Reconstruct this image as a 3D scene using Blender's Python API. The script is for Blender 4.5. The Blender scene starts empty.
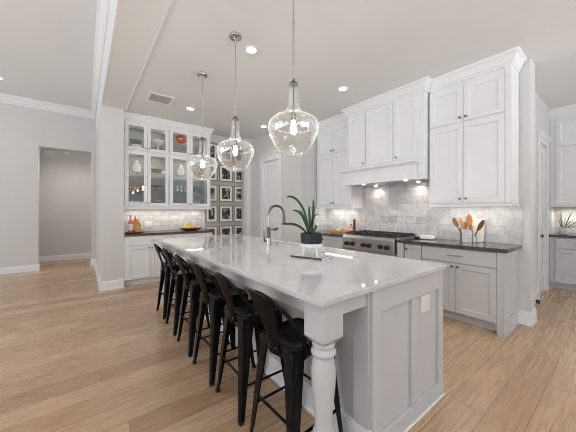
import bpy, math, random
from math import sin, cos, pi, radians as R
from mathutils import Vector, Matrix
random.seed(7)
S = bpy.context.scene
COL = S.collection

# ------------------------------------------------------------------ camera
TH = 0.6575
cd = bpy.data.cameras.new('camera')
cam = bpy.data.objects.new('camera', cd)
COL.objects.link(cam)
cam.location = (0, 0, 1.30)
cam.rotation_euler = (pi / 2, 0, -TH)
cd.sensor_width = 36
cd.lens = 264.0 / 576 * 36
cd.shift_y = -4.4 / 576
cd.clip_start = 0.02
S.camera = cam

# ------------------------------------------------------------------ world, exposure, daylight and fill
S.view_settings.view_transform = 'Standard'
S.view_settings.look = 'None'
S.view_settings.gamma = 1
S.view_settings.use_curve_mapping = False
S.view_settings.exposure = -0.27
S.cycles.pixel_filter_type = 'BLACKMAN_HARRIS'
S.cycles.filter_width = 1.0
W = bpy.data.worlds.new('world')
S.world = W
W.use_nodes = True
W.node_tree.nodes['Background'].inputs[0].default_value = (0.82, 0.9, 1.0, 1)
W.node_tree.nodes['Background'].inputs[1].default_value = 1.0


def area(name, loc, rot, sx, sy, watts, color=(1, 1, 1), spread=pi):
    l = bpy.data.lights.new(name, 'AREA')
    l.shape = 'RECTANGLE'
    l.size, l.size_y = sx, sy
    l.energy = watts
    l.color = color
    l.spread = spread
    o = bpy.data.objects.new(name, l)
    COL.objects.link(o)
    o.location = loc
    o.rotation_euler = rot
    return o


DAY = (0.89, 0.945, 1.0)
# daylight through the living room windows (west wall); the rear windows carry only added fill
for y, k in ((-3.0, 1.0), (-0.6, 0.9), (1.8, 0.9), (4.2, 1.0), (6.5, 0.5)):
    area('window_daylight', (-4.93, y, 1.75), (0, -pi / 2, 0), 2.5, 1.7, 34 * k, DAY)
    # added upward fill lamps that brighten the ceilings
    area('ceiling_fill', (-4.90, y, 1.30), (0, -pi / 2 - R(45), 0), 1.6, 1.7, 20 * k, DAY, R(110))
for x in (-0.6, 1.8, 4.2):
    area('ceiling_fill', (x, -4.40, 1.30), (pi / 2 + R(50), 0, 0), 1.7, 1.6, 82, DAY, R(110))  # added fill, tilted up at the ceiling

# ------------------------------------------------------------------ materials


def nt(name):
    m = bpy.data.materials.new(name)
    m.use_nodes = True
    t = m.node_tree
    return m, t, t.nodes['Principled BSDF']


def N(t, typ, **kw):
    n = t.nodes.new(typ)
    for k, v in kw.items():
        setattr(n, k, v)
    return n


def mth(t, op, a, b=None, c=None):
    n = N(t, 'ShaderNodeMath', operation=op)
    for i, v in enumerate((a, b, c)):
        if v is None:
            continue
        if isinstance(v, (int, float)):
            n.inputs[i].default_value = v
        else:
            t.links.new(v, n.inputs[i])
    return n.outputs[0]


def ramp(t, fac, stops):
    n = N(t, 'ShaderNodeValToRGB')
    e = n.color_ramp.elements
    while len(e) < len(stops):
        e.new(0.5)
    for el, (p, c) in zip(e, stops):
        el.position = p
        el.color = (*c, 1) if len(c) == 3 else c
    t.links.new(fac, n.inputs[0])
    return n.outputs[0]


def noise(t, vec, scale, detail=3, rough=0.55, dist=0.0):
    n = N(t, 'ShaderNodeTexNoise')
    n.inputs['Scale'].default_value = scale
    n.inputs['Detail'].default_value = detail
    n.inputs['Roughness'].default_value = rough
    n.inputs['Distortion'].default_value = dist
    if vec is not None:
        t.links.new(vec, n.inputs['Vector'])
    return n.outputs['Fac']


def mix(t, fac, a, b, blend='MIX'):
    n = N(t, 'ShaderNodeMix', data_type='RGBA', blend_type=blend)
    for i, v in ((0, fac), (6, a), (7, b)):
        if isinstance(v, (int, float)):
            n.inputs[i].default_value = v
        elif isinstance(v, tuple):
            n.inputs[i].default_value = (*v, 1)
        else:
            t.links.new(v, n.inputs[i])
    return n.outputs[2]


def objco(t):
    return N(t, 'ShaderNodeTexCoord').outputs['Object']


def paint(name, col, rough=0.45, metal=0.0, var=0.03, scale=6.0, bump=0.0, coat=0.0, spec=0.5):
    m, t, p = nt(name)
    co = objco(t)
    f = noise(t, co, scale, 4)
    lo = tuple(max(0, c * (1 - var)) for c in col)
    hi = tuple(min(1, c * (1 + var)) for c in col)
    t.links.new(ramp(t, f, [(0.3, lo), (0.7, hi)]), p.inputs['Base Color'])
    p.inputs['Roughness'].default_value = rough
    p.inputs['Metallic'].default_value = metal
    p.inputs['Coat Weight'].default_value = coat
    p.inputs['Specular IOR Level'].default_value = spec
    if bump:
        b = N(t, 'ShaderNodeBump')
        b.inputs['Strength'].default_value = bump
        b.inputs['Distance'].default_value = 0.002
        t.links.new(noise(t, co, 260, 2), b.inputs['Height'])
        t.links.new(b.outputs[0], p.inputs['Normal'])
    return m


def emit(name, col, strength):
    m, t, p = nt(name)
    p.inputs['Base Color'].default_value = (*col, 1)
    p.inputs['Emission Color'].default_value = (*col, 1)
    p.inputs['Emission Strength'].default_value = strength
    return m


def glass_thin(name, tint=(0.97, 0.985, 0.98), lo=0.05, hi=0.75, seeds=False, rough=0.02, bend=0.35):
    m, t, p = nt(name)
    out = t.nodes['Material Output']
    t.nodes.remove(p)
    tr = N(t, 'ShaderNodeBsdfTransparent')
    tr.inputs[0].default_value = (*tint, 1)
    gl = N(t, 'ShaderNodeBsdfGlossy')
    gl.inputs['Roughness'].default_value = rough
    gl.inputs['Color'].default_value = (1, 1, 1, 1)
    lw = N(t, 'ShaderNodeLayerWeight')
    lw.inputs['Blend'].default_value = bend
    fac = mth(t, 'MULTIPLY_ADD', lw.outputs['Facing'], hi - lo, lo)
    if seeds:
        co = objco(t)
        v = N(t, 'ShaderNodeTexVoronoi')
        v.inputs['Scale'].default_value = 55
        t.links.new(co, v.inputs['Vector'])
        s = mth(t, 'LESS_THAN', v.outputs['Distance'], 0.13)
        fac = mth(t, 'ADD', fac, mth(t, 'MULTIPLY', s, 0.30))
        b = N(t, 'ShaderNodeBump')
        b.inputs['Strength'].default_value = 0.5
        b.inputs['Distance'].default_value = 0.01
        t.links.new(noise(t, co, 18, 2), b.inputs['Height'])
        t.links.new(b.outputs[0], gl.inputs['Normal'])
    fac = mth(t, 'MINIMUM', fac, 0.95)
    ms = N(t, 'ShaderNodeMixShader')
    t.links.new(fac, ms.inputs[0])
    t.links.new(tr.outputs[0], ms.inputs[1])
    t.links.new(gl.outputs[0], ms.inputs[2])
    res = ms.outputs[0]
    if seeds:
        # thick blown edge and tiny bubbles scatter the light of the bulb
        sc = N(t, 'ShaderNodeBsdfTranslucent')
        sc.inputs['Color'].default_value = (0.95, 0.95, 0.93, 1)
        k = mth(t, 'ADD', mth(t, 'MULTIPLY', mth(t, 'POWER', lw.outputs['Facing'], 3.0), 0.16), mth(t, 'MULTIPLY', s, 0.06))
        m2 = N(t, 'ShaderNodeMixShader')
        t.links.new(k, m2.inputs[0])
        t.links.new(res, m2.inputs[1])
        t.links.new(sc.outputs[0], m2.inputs[2])
        res = m2.outputs[0]
    t.links.new(res, out.inputs['Surface'])
    return m


def floor_mat():
    m, t, p = nt('oak_planks')
    co = objco(t)
    sp = N(t, 'ShaderNodeSeparateXYZ')
    t.links.new(co, sp.inputs[0])
    x, y = sp.outputs[0], sp.outputs[1]
    PW, PL = 0.19, 1.9
    yr = mth(t, 'DIVIDE', y, PW)
    row = mth(t, 'FLOOR', yr)
    fy = mth(t, 'FRACT', yr)
    wn = N(t, 'ShaderNodeTexWhiteNoise', noise_dimensions='1D')
    t.links.new(row, wn.inputs['W'])
    xs = mth(t, 'DIVIDE', mth(t, 'MULTIPLY_ADD', wn.outputs['Value'], 7.0, x), PL)
    pid = mth(t, 'FLOOR', xs)
    fx = mth(t, 'FRACT', xs)
    cb = N(t, 'ShaderNodeCombineXYZ')
    t.links.new(row, cb.inputs[0])
    t.links.new(pid, cb.inputs[1])
    wn2 = N(t, 'ShaderNodeTexWhiteNoise', noise_dimensions='2D')
    t.links.new(cb.outputs[0], wn2.inputs['Vector'])
    rnd = wn2.outputs['Value']
    base = ramp(t, rnd, [(0.0, (0.435, 0.272, 0.164)), (0.35, (0.512, 0.336, 0.209)), (0.7, (0.555, 0.374, 0.238)), (1.0, (0.61, 0.426, 0.283))])
    # grain stretched along the plank, shifted per plank
    gv = N(t, 'ShaderNodeCombineXYZ')
    t.links.new(mth(t, 'MULTIPLY_ADD', rnd, 31.0, mth(t, 'MULTIPLY', x, 1.3)), gv.inputs[0])
    t.links.new(mth(t, 'MULTIPLY_ADD', rnd, 17.0, mth(t, 'MULTIPLY', y, 26.0)), gv.inputs[1])
    g = noise(t, gv.outputs[0], 2.2, 6, 0.6, 0.8)
    gc = ramp(t, g, [(0.28, (0.70, 0.66, 0.62)), (0.46, (0.97, 0.97, 0.97)), (0.75, (1.13, 1.12, 1.10))])
    c = mix(t, 1.0, base, gc, 'MULTIPLY')
    g2 = noise(t, gv.outputs[0], 9, 4, 0.65, 0.2)
    c = mix(t, 1.0, c, ramp(t, g2, [(0.32, (0.86, 0.84, 0.82)), (0.6, (1.05, 1.05, 1.05))]), 'MULTIPLY')
    # knots
    kv = N(t, 'ShaderNodeTexVoronoi')
    kv.inputs['Scale'].default_value = 1.0
    kc = N(t, 'ShaderNodeCombineXYZ')
    t.links.new(mth(t, 'MULTIPLY', x, 1.1), kc.inputs[0])
    t.links.new(mth(t, 'MULTIPLY', y, 5.0), kc.inputs[1])
    t.links.new(kc.outputs[0], kv.inputs['Vector'])
    kn = ramp(t, kv.outputs['Distance'], [(0.0, (0.42, 0.36, 0.32)), (0.045, (0.62, 0.57, 0.53)), (0.10, (0.9, 0.88, 0.86)), (0.16, (1, 1, 1))])
    c = mix(t, 1.0, c, kn, 'MULTIPLY')
    ey = mth(t, 'MINIMUM', fy, mth(t, 'SUBTRACT', 1.0, fy))
    ex = mth(t, 'MINIMUM', fx, mth(t, 'SUBTRACT', 1.0, fx))
    gap = mth(t, 'MAXIMUM', mth(t, 'LESS_THAN', ey, 0.013), mth(t, 'LESS_THAN', ex, 0.0013))
    c = mix(t, mth(t, 'MULTIPLY', gap, 0.65), c, (0.12, 0.08, 0.055))
    t.links.new(c, p.inputs['Base Color'])
    t.links.new(mth(t, 'MULTIPLY_ADD', g, 0.18, 0.18), p.inputs['Roughness'])
    p.inputs['Specular IOR Level'].default_value = 0.45
    b = N(t, 'ShaderNodeBump')
    b.inputs['Strength'].default_value = 0.25
    b.inputs['Distance'].default_value = 0.002
    t.links.new(mth(t, 'SUBTRACT', g, gap), b.inputs['Height'])
    t.links.new(b.outputs[0], p.inputs['Normal'])
    return m


def tile_mat(name, axes, c1, c2, mortar=(0.47, 0.47, 0.475)):
    """marble subway tile, 30 x 10 cm; axes picks the wall's own two directions"""
    m, t, p = nt(name)
    co = objco(t)
    sp = N(t, 'ShaderNodeSeparateXYZ')
    t.links.new(co, sp.inputs[0])
    cb = N(t, 'ShaderNodeCombineXYZ')
    t.links.new(sp.outputs[axes[0]], cb.inputs[0])
    t.links.new(mth(t, 'ADD', sp.outputs[axes[1]], -0.916), cb.inputs[1])
    br = N(t, 'ShaderNodeTexBrick')
    br.inputs['Scale'].default_value = 1.0
    br.inputs['Brick Width'].default_value = 0.305
    br.inputs['Row Height'].default_value = 0.1015
    br.inputs['Mortar Size'].default_value = 0.0026
    br.inputs['Mortar Smooth'].default_value = 0.1
    br.inputs['Color1'].default_value = (*c1, 1)
    br.inputs['Color2'].default_value = (*c2, 1)
    br.inputs['Mortar'].default_value = (*mortar, 1)
    t.links.new(cb.outputs[0], br.inputs['Vector'])
    v = noise(t, co, 3.2, 7, 0.62, 1.6)
    vein = ramp(t, v, [(0.36, (1, 1, 1)), (0.47, (0.93, 0.93, 0.935)), (0.5, (0.78, 0.785, 0.80)), (0.53, (0.93, 0.93, 0.935)), (0.66, (1.02, 1.02, 1.02))])
    v2 = noise(t, co, 9.0, 5, 0.6, 0.6)
    c = mix(t, 1.0, br.outputs['Color'], vein, 'MULTIPLY')
    c = mix(t, 1.0, c, ramp(t, v2, [(0.3, (0.86, 0.86, 0.87)), (0.65, (1.03, 1.03, 1.02))]), 'MULTIPLY')
    t.links.new(c, p.inputs['Base Color'])
    p.inputs['Roughness'].default_value = 0.22
    b = N(t, 'ShaderNodeBump')
    b.inputs['Strength'].default_value = 0.6
    b.inputs['Distance'].default_value = 0.002
    b.invert = True
    t.links.new(br.outputs['Fac'], b.inputs['Height'])
    t.links.new(b.outputs[0], p.inputs['Normal'])
    return m


def stone(name, stops, scale, rough, dist=1.5, coat=0.0):
    m, t, p = nt(name)
    co = objco(t)
    f = noise(t, co, scale, 8, 0.62, dist)
    t.links.new(ramp(t, f, stops), p.inputs['Base Color'])
    p.inputs['Roughness'].default_value = rough
    p.inputs['Coat Weight'].default_value = coat
    p.inputs['Coat Roughness'].default_value = 0.04
    return m


def wood(name, dark, light, stretch=(1, 12, 12), rough=0.4):
    m, t, p = nt(name)
    mp = N(t, 'ShaderNodeMapping')
    mp.inputs['Scale'].default_value = stretch
    t.links.new(objco(t), mp.inputs[0])
    f = noise(t, mp.outputs[0], 4, 6, 0.6, 0.7)
    t.links.new(ramp(t, f, [(0.3, dark), (0.7, light)]), p.inputs['Base Color'])
    p.inputs['Roughness'].default_value = rough
    return m


def photo_mat():
    m, t, p = nt('black_and_white_print')
    oi = N(t, 'ShaderNodeObjectInfo')
    v = N(t, 'ShaderNodeVectorMath', operation='ADD')
    t.links.new(objco(t), v.inputs[0])
    cb = N(t, 'ShaderNodeCombineXYZ')
    t.links.new(mth(t, 'MULTIPLY', oi.outputs['Random'], 60), cb.inputs[0])
    t.links.new(mth(t, 'MULTIPLY', oi.outputs['Random'], 23), cb.inputs[2])
    t.links.new(cb.outputs[0], v.inputs[1])
    f = noise(t, v.outputs[0], 11, 3, 0.5, 0.6)
    t.links.new(ramp(t, f, [(0.44, (0.012, 0.012, 0.013)), (0.54, (0.07, 0.068, 0.065)), (0.62, (0.36, 0.35, 0.34)), (0.72, (0.6, 0.58, 0.56))]), p.inputs['Base Color'])
    p.inputs['Roughness'].default_value = 0.4
    return m


M = dict(
    floor=floor_mat(),
    wall=paint('greige_wall_paint', (0.70, 0.69, 0.678), 0.6, var=0.012, bump=0.08),
    accent=paint('taupe_wall_paint', (0.47, 0.425, 0.385), 0.6, var=0.02, bump=0.08),
    ceil=paint('ceiling_paint', (0.79, 0.785, 0.775), 0.7, var=0.01, bump=0.08),
    trim=paint('white_trim_paint', (0.84, 0.845, 0.855), 0.35, var=0.01),
    cab=paint('white_cabinet_paint', (0.86, 0.862, 0.868), 0.35, var=0.012),
    isl=paint('island_paint', (0.585, 0.592, 0.60), 0.35, var=0.012),
    base=paint('light_grey_cabinet_paint', (0.62, 0.625, 0.632), 0.35, var=0.012),
    inside=paint('cabinet_inside_paint', (0.30, 0.30, 0.30), 0.5, var=0.02),
    quartz=stone('white_quartz', [(0.25, (0.57, 0.57, 0.575)), (0.47, (0.615, 0.615, 0.615)), (0.5, (0.57, 0.57, 0.575)), (0.53, (0.615, 0.615, 0.615)), (0.8, (0.63, 0.63, 0.63))], 0.9, 0.045, 1.2),
    dark_stone=stone('dark_polished_stone', [(0.3, (0.055, 0.05, 0.045)), (0.6, (0.10, 0.09, 0.08)), (0.75, (0.17, 0.155, 0.14))], 14, 0.10, 0.3),
    marble=stone('white_marble', [(0.3, (0.80, 0.79, 0.78)), (0.46, (0.76, 0.76, 0.77)), (0.5, (0.5, 0.5, 0.53)), (0.54, (0.76, 0.76, 0.77)), (0.8, (0.84, 0.83, 0.82))], 9, 0.25, 1.2),
    tile_r=tile_mat('marble_subway_tile', (1, 2), (0.56, 0.56, 0.58), (0.76, 0.75, 0.755)),
    tile_b=tile_mat('marble_subway_tile_back', (0, 2), (0.62, 0.62, 0.63), (0.80, 0.79, 0.785)),
    black=paint('glossy_black_steel', (0.006, 0.006, 0.007), 0.12, var=0.15, scale=10, spec=0.16),
    satin=paint('satin_black_steel', (0.007, 0.0065, 0.007), 0.35, var=0.15, scale=10, spec=0.05),
    rubber=paint('black_rubber', (0.015, 0.015, 0.015), 0.6),
    steel=paint('stainless_steel', (0.56, 0.56, 0.56), 0.28, 1.0, var=0.05, scale=20),
    nickel=paint('polished_nickel', (0.62, 0.61, 0.59), 0.16, 1.0, var=0.04),
    gun=paint('dark_gunmetal', (0.16, 0.145, 0.135), 0.3, 0.9, var=0.1),
    brass=paint('champagne_brass', (0.50, 0.36, 0.24), 0.3, 1.0, var=0.06),
    bronze=paint('dark_bronze', (0.20, 0.155, 0.11), 0.33, 1.0, var=0.08),
    iron=paint('cast_iron', (0.02, 0.02, 0.02), 0.45, var=0.2, scale=40),
    cavity=paint('dark_gap', (0.05, 0.05, 0.05), 0.6),
    glass=glass_thin('clear_glass', lo=0.035, hi=0.55),
    seeded=glass_thin('seeded_glass', (0.975, 0.98, 0.975), lo=0.05, hi=0.75, seeds=True),
    tumbler=glass_thin('glassware', (0.93, 0.95, 0.95), lo=0.10, hi=0.8),
    bulb=emit('bulb_glow', (1.0, 0.955, 0.90), 255.0),
    can=emit('lamp_lens', (1.0, 0.96, 0.9), 9.0),
    hoodled=emit('hood_lamp_lens', (1.0, 0.87, 0.7), 14.0),
    hutchtop=wood('dark_walnut', (0.07, 0.045, 0.03), (0.14, 0.092, 0.065), (1.5, 14, 14), 0.25),
    maple=wood('pale_maple', (0.55, 0.43, 0.29), (0.72, 0.60, 0.44), (14, 14, 1.5), 0.45),
    oak=wood('honey_wood', (0.42, 0.215, 0.075), (0.62, 0.36, 0.15), (1.5, 12, 12), 0.45),
    teak=wood('orange_teak', (0.33, 0.13, 0.035), (0.60, 0.28, 0.09), (12, 12, 2), 0.4),
    darkteak=wood('brown_teak', (0.13, 0.055, 0.02), (0.28, 0.125, 0.05), (12, 12, 2), 0.4),
    walnut=wood('brown_board_wood', (0.06, 0.035, 0.025), (0.13, 0.085, 0.06), (3, 3, 10), 0.45),
    cream=paint('cream_ceramic', (0.74, 0.70, 0.63), 0.4),
    white=paint('white_ceramic', (0.86, 0.86, 0.855), 0.2, var=0.01, coat=0.3),
    blueglaze=paint('blue_grey_glaze', (0.13, 0.18, 0.22), 0.25, var=0.25, scale=12),
    copper=paint('copper', (0.62, 0.24, 0.11), 0.25, 1.0, var=0.1),
    potblack=paint('matte_black_ceramic', (0.012, 0.014, 0.019), 0.33, var=0.1),
    soil=paint('potting_soil', (0.07, 0.045, 0.03), 0.9, var=0.4, scale=60),
    leaf=paint('deep_green_leaf', (0.020, 0.066, 0.013), 0.30, var=0.45, scale=9),
    leafpale=paint('sage_leaf', (0.10, 0.13, 0.06), 0.45, var=0.35, scale=14),
    lemon=paint('lemon_skin', (0.80, 0.60, 0.05), 0.4, var=0.06, scale=30, bump=0.3),
    lime=paint('pear_skin', (0.60, 0.55, 0.12), 0.4, var=0.1, scale=20),
    peach=paint('peach_skin', (0.75, 0.36, 0.19), 0.5, var=0.22, scale=11),
    cherry=wood('cherry_bowl_wood', (0.13, 0.035, 0.015), (0.24, 0.075, 0.035), (2, 12, 12), 0.3),
    coral=paint('coral_glass', (0.80, 0.26, 0.17), 0.25, var=0.1),
    amber=paint('amber_drink', (0.72, 0.28, 0.08), 0.2, var=0.15),
    pink=paint('pink_label', (0.82, 0.50, 0.45), 0.4, var=0.1),
    bread=paint('bread_crust', (0.62, 0.36, 0.16), 0.6, var=0.3, scale=18, bump=0.3),
    shell=paint('eggshell', (0.82, 0.66, 0.54), 0.5, var=0.08),
    plastic=paint('white_plastic', (0.82, 0.82, 0.81), 0.4, var=0.01),
    photo=photo_mat(),
    mat=paint('white_mat_board', (0.82, 0.80, 0.77), 0.7, var=0.02),
    frame=wood('brown_frame_wood', (0.16, 0.13, 0.105), (0.25, 0.21, 0.175), (8, 8, 8), 0.4),
    slat=paint('vent_grey', (0.42, 0.42, 0.43), 0.5),
)

# ------------------------------------------------------------------ mesh builder


class MB:
    def __init__(s):
        s.v, s.f = [], []

    def add(s, vs, fs):
        o = len(s.v)
        s.v += [tuple(v) for v in vs]
        s.f += [tuple(i + o for i in f) for f in fs]
        return s

    def box(s, x0, x1, y0, y1, z0, z1):
        x0, x1 = sorted((x0, x1)); y0, y1 = sorted((y0, y1)); z0, z1 = sorted((z0, z1))
        return s.add([(x0, y0, z0), (x1, y0, z0), (x1, y1, z0), (x0, y1, z0), (x0, y0, z1), (x1, y0, z1), (x1, y1, z1), (x0, y1, z1)],
                     [(0, 3, 2, 1), (4, 5, 6, 7), (0, 1, 5, 4), (1, 2, 6, 5), (2, 3, 7, 6), (3, 0, 4, 7)])

    def prism(s, poly, a0, a1, axis='z'):
        """poly: 2D points (counter-clockwise) swept from a0 to a1 along axis"""
        def P(p, a):
            return {'z': (p[0], p[1], a), 'y': (p[0], a, p[1]), 'x': (a, p[0], p[1])}[axis]
        n = len(poly)
        vs = [P(p, a0) for p in poly] + [P(p, a1) for p in poly]
        fs = [tuple(range(n - 1, -1, -1)), tuple(range(n, 2 * n))]
        fs += [(i, (i + 1) % n, n + (i + 1) % n, n + i) for i in range(n)]
        return s.add(vs, fs)

    def lathe(s, prof, c=(0, 0, 0), seg=24, axis='z', cap=True, squash=(1, 1), closed=False):
        n = len(prof)
        vs = []
        for r, z in prof:
            for k in range(seg):
                a = 2 * pi * k / seg
                x, y = r * cos(a) * squash[0], r * sin(a) * squash[1]
                if axis == 'z':
                    p = (x, y, z)
                elif axis == 'y':
                    p = (x, z, y)
                else:
                    p = (z, x, y)
                vs.append((c[0] + p[0], c[1] + p[1], c[2] + p[2]))
        fs = []
        for i in range(n - 1 + (1 if closed else 0)):
            i2 = (i + 1) % n
            for k in range(seg):
                k2 = (k + 1) % seg
                fs.append((i * seg + k, i * seg + k2, i2 * seg + k2, i2 * seg + k))
        if cap and not closed:
            fs.append(tuple(range(seg - 1, -1, -1)))
            fs.append(tuple((n - 1) * seg + k for k in range(seg)))
        return s.add(vs, fs)

    def tube(s, pts, r, seg=10, cap=True, flat=1.0):
        pts = [Vector(p) for p in pts]
        n = len(pts)
        rs = r if isinstance(r, (list, tuple)) else [r] * n
        tan = [(pts[min(i + 1, n - 1)] - pts[max(i - 1, 0)]).normalized() for i in range(n)]
        up = Vector((0, 0, 1)) if abs(tan[0].z) < 0.9 else Vector((1, 0, 0))
        nx = (up - tan[0] * up.dot(tan[0])).normalized()
        vs = []
        for i in range(n):
            nx = (nx - tan[i] * nx.dot(tan[i])).normalized()
            ny = tan[i].cross(nx)
            for k in range(seg):
                a = 2 * pi * k / seg
                vs.append(pts[i] + (nx * cos(a) + ny * sin(a) * flat) * rs[i])
        fs = []
        for i in range(n - 1):
            for k in range(seg):
                k2 = (k + 1) % seg
                fs.append((i * seg + k, i * seg + k2, (i + 1) * seg + k2, (i + 1) * seg + k))
        if cap:
            fs.append(tuple(range(seg - 1, -1, -1)))
            fs.append(tuple((n - 1) * seg + k for k in range(seg)))
        return s.add(vs, fs)

    def sweep(s, prof, path, flip=1):
        """closed profile of (out, z) along an open xy path; out points to the right of travel (times flip)"""
        P = [Vector((p[0], p[1])) for p in path]
        n, m = len(P), len(prof)
        nr = []
        for i in range(n - 1):
            d = (P[i + 1] - P[i]).normalized()
            nr.append(Vector((d.y, -d.x)) * flip)
        off = []
        for i in range(n):
            if i == 0:
                off.append(nr[0])
            elif i == n - 1:
                off.append(nr[-1])
            else:
                b = (nr[i - 1] + nr[i])
                off.append(b / max(0.2, b.dot(nr[i])))
        vs = []
        for i in range(n):
            for o, z in prof:
                q = P[i] + off[i] * o
                vs.append((q.x, q.y, z))
        fs = []
        for i in range(n - 1):
            for k in range(m):
                k2 = (k + 1) % m
                fs.append((i * m + k, i * m + k2, (i + 1) * m + k2, (i + 1) * m + k))
        fs.append(tuple(range(m)))
        fs.append(tuple((n - 1) * m + k for k in range(m - 1, -1, -1)))
        return s.add(vs, fs)

    def xf(s, mat):
        s.v = [tuple(mat @ Vector(v)) for v in s.v]
        return s

    def build(s, name, mat, parent=None, bevel=0.0, angle=32, smooth=True, seg=2):
        me = bpy.data.meshes.new(name)
        me.from_pydata(s.v, [], s.f)
        import bmesh
        b = bmesh.new()
        b.from_mesh(me)
        bmesh.ops.recalc_face_normals(b, faces=b.faces)
        b.to_mesh(me)
        b.free()
        if smooth:
            me.shade_smooth()
            me.set_sharp_from_angle(angle=R(angle))
        me.materials.append(M[mat])
        o = bpy.data.objects.new(name, me)
        COL.objects.link(o)
        if parent is not None:
            o.parent = parent
        if bevel:
            md = o.modifiers.new('bevel', 'BEVEL')
            md.width = bevel
            md.segments = seg
            md.limit_method = 'ANGLE'
            md.angle_limit = R(40)
            md.harden_normals = False
        return o


def tag(o, label, cat, group=None, kind=None):
    o['label'] = label
    o['category'] = cat
    if group:
        o['group'] = group
    if kind:
        o['kind'] = kind
    return o


def thing(name, label, cat, loc=(0, 0, 0), rz=0.0, group=None):
    o = bpy.data.objects.new(name, None)
    o.empty_display_size = 0.1
    COL.objects.link(o)
    o.location = loc
    o.rotation_euler = (0, 0, rz)
    return tag(o, label, cat, group)


def struct(o):
    o['kind'] = 'structure'
    return o


def kids(o):
    return [c for c in bpy.data.objects if c.parent == o]


def dup(o, parent=None):
    c = o.copy()
    COL.objects.link(c)
    if parent is not None:
        c.parent = parent
    for k in kids(o):
        if k.type == 'MESH' or k.type == 'EMPTY':
            dup(k, c)
    return c


def knob(parent, x, z, y=-0.02, mat='bronze', r=0.0135):
    return MB().lathe([(0.006, 0), (0.006, -0.012), (r, -0.016), (r, -0.024), (r * 0.7, -0.027)], (x, y, z), 14, 'y').build('knob', mat, parent)


def pull(parent, x, z, L=0.16, y=-0.02, mat='brass'):
    m = MB()
    m.tube([(x - L / 2, y - 0.028, z), (x + L / 2, y - 0.028, z)], 0.006, 8)
    for s in (-1, 1):
        m.tube([(x + s * L * 0.36, y, z), (x + s * L * 0.36, y - 0.028, z)], 0.005, 8)
    return m.build('pull', mat, parent)


def shaker(x0, x1, z0, z1, y1=-0.001, th=0.019, rail=0.06, rec=0.013, panel=True):
    m = MB()
    y0 = y1 - th
    m.box(x0, x0 + rail, y0, y1, z0, z1).box(x1 - rail, x1, y0, y1, z0, z1)
    m.box(x0 + rail, x1 - rail, y0, y1, z0, z0 + rail).box(x0 + rail, x1 - rail, y0, y1, z1 - rail, z1)
    if panel:
        a, b, c, d = x0 + rail, x1 - rail, z0 + rail, z1 - rail
        k = 0.010
        m.box(a, b, y0 + rec, y1, c, d)
        # small sloped bead around the panel
        for (p, q) in (((a, c), (b, c)), ((b, c), (b, d)), ((b, d), (a, d)), ((a, d), (a, c))):
            dx, dz = (q[0] - p[0]), (q[1] - p[1])
            L = math.hypot(dx, dz)
            dx, dz = dx / L, dz / L
            nx, nz = -dz, dx
            p2 = (p[0] + (nx + dx) * k, p[1] + (nz + dz) * k)
            q2 = (q[0] + (nx - dx) * k, q[1] + (nz - dz) * k)
            yb = y0 + rec - 0.0002
            m.add([(p[0], y0 + 0.004, p[1]), (q[0], y0 + 0.004, q[1]), (q2[0], yb, q2[1]), (p2[0], yb, p2[1])], [(0, 1, 2, 3)])
    return m


def door(parent, x0, x1, z0, z1, name='door', kx=None, kz=None, paint='cab', **kw):
    d = shaker(x0, x1, z0, z1, **kw).build(name, paint, parent, bevel=0.0015)
    if kx is not None:
        knob(d, kx, kz)
    return d


CROWN = [(0, 0), (0.012, 0.0), (0.014, 0.022), (0.026, 0.030), (0.034, 0.052), (0.052, 0.078), (0.066, 0.084), (0.070, 0.092), (0.070, 0.106), (0, 0.106)]


def crown_prof(z0, z1, out):
    h = z1 - z0
    return [(o / 0.070 * out, z0 + z / 0.106 * h) for o, z in CROWN]


BASE = [(0, 0), (0.026, 0), (0.026, 0.012), (0.018, 0.020), (0.017, 0.115), (0.012, 0.128), (0.007, 0.140), (0, 0.140)]


def base_prof(h, t=1.0):
    return [(o * t, z / 0.14 * h) for o, z in BASE]


# ------------------------------------------------------------------ setting
KZ, LZ = 3.05, 3.72         # kitchen and living room ceiling heights
XW = 4.0                    # range wall
YB = 5.80                   # back wall
struct(MB().box(-5.2, 7.2, -4.7, 10.2, -0.08, 0).build('floor', 'floor'))
c = MB()
c.box(0.2405, 7.2, -4.7, 6.1, KZ, KZ + 0.06)
c.box(-5.2, 0.20, -4.7, 8.15, LZ, LZ + 0.06)
c.box(-2.2, 2.0, 8.091, 9.6, 3.05, 3.10)
struct(c.build('ceiling', 'ceil'))
# header and column between living room and kitchen
struct(MB().box(0.22, 0.542, 5.30, 7.95, 0, KZ).build('wall_divider', 'wall'))
struct(MB().box(0.22, 0.24, -4.7, 5.30, KZ - 0.008, LZ).box(0.22, 0.24, 5.30, 7.95, KZ + 0.0005, LZ).build('wall_header', 'trim'))
struct(MB().box(0.2402, 0.57, -4.7, 5.30, KZ - 0.006, KZ - 0.0005).build('ceiling_soffit', 'ceil'))
struct(MB().box(0.562, 0.580, -4.7, 5.42, KZ - 0.012, KZ - 0.0005).build('trim_1', 'trim'))
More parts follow.
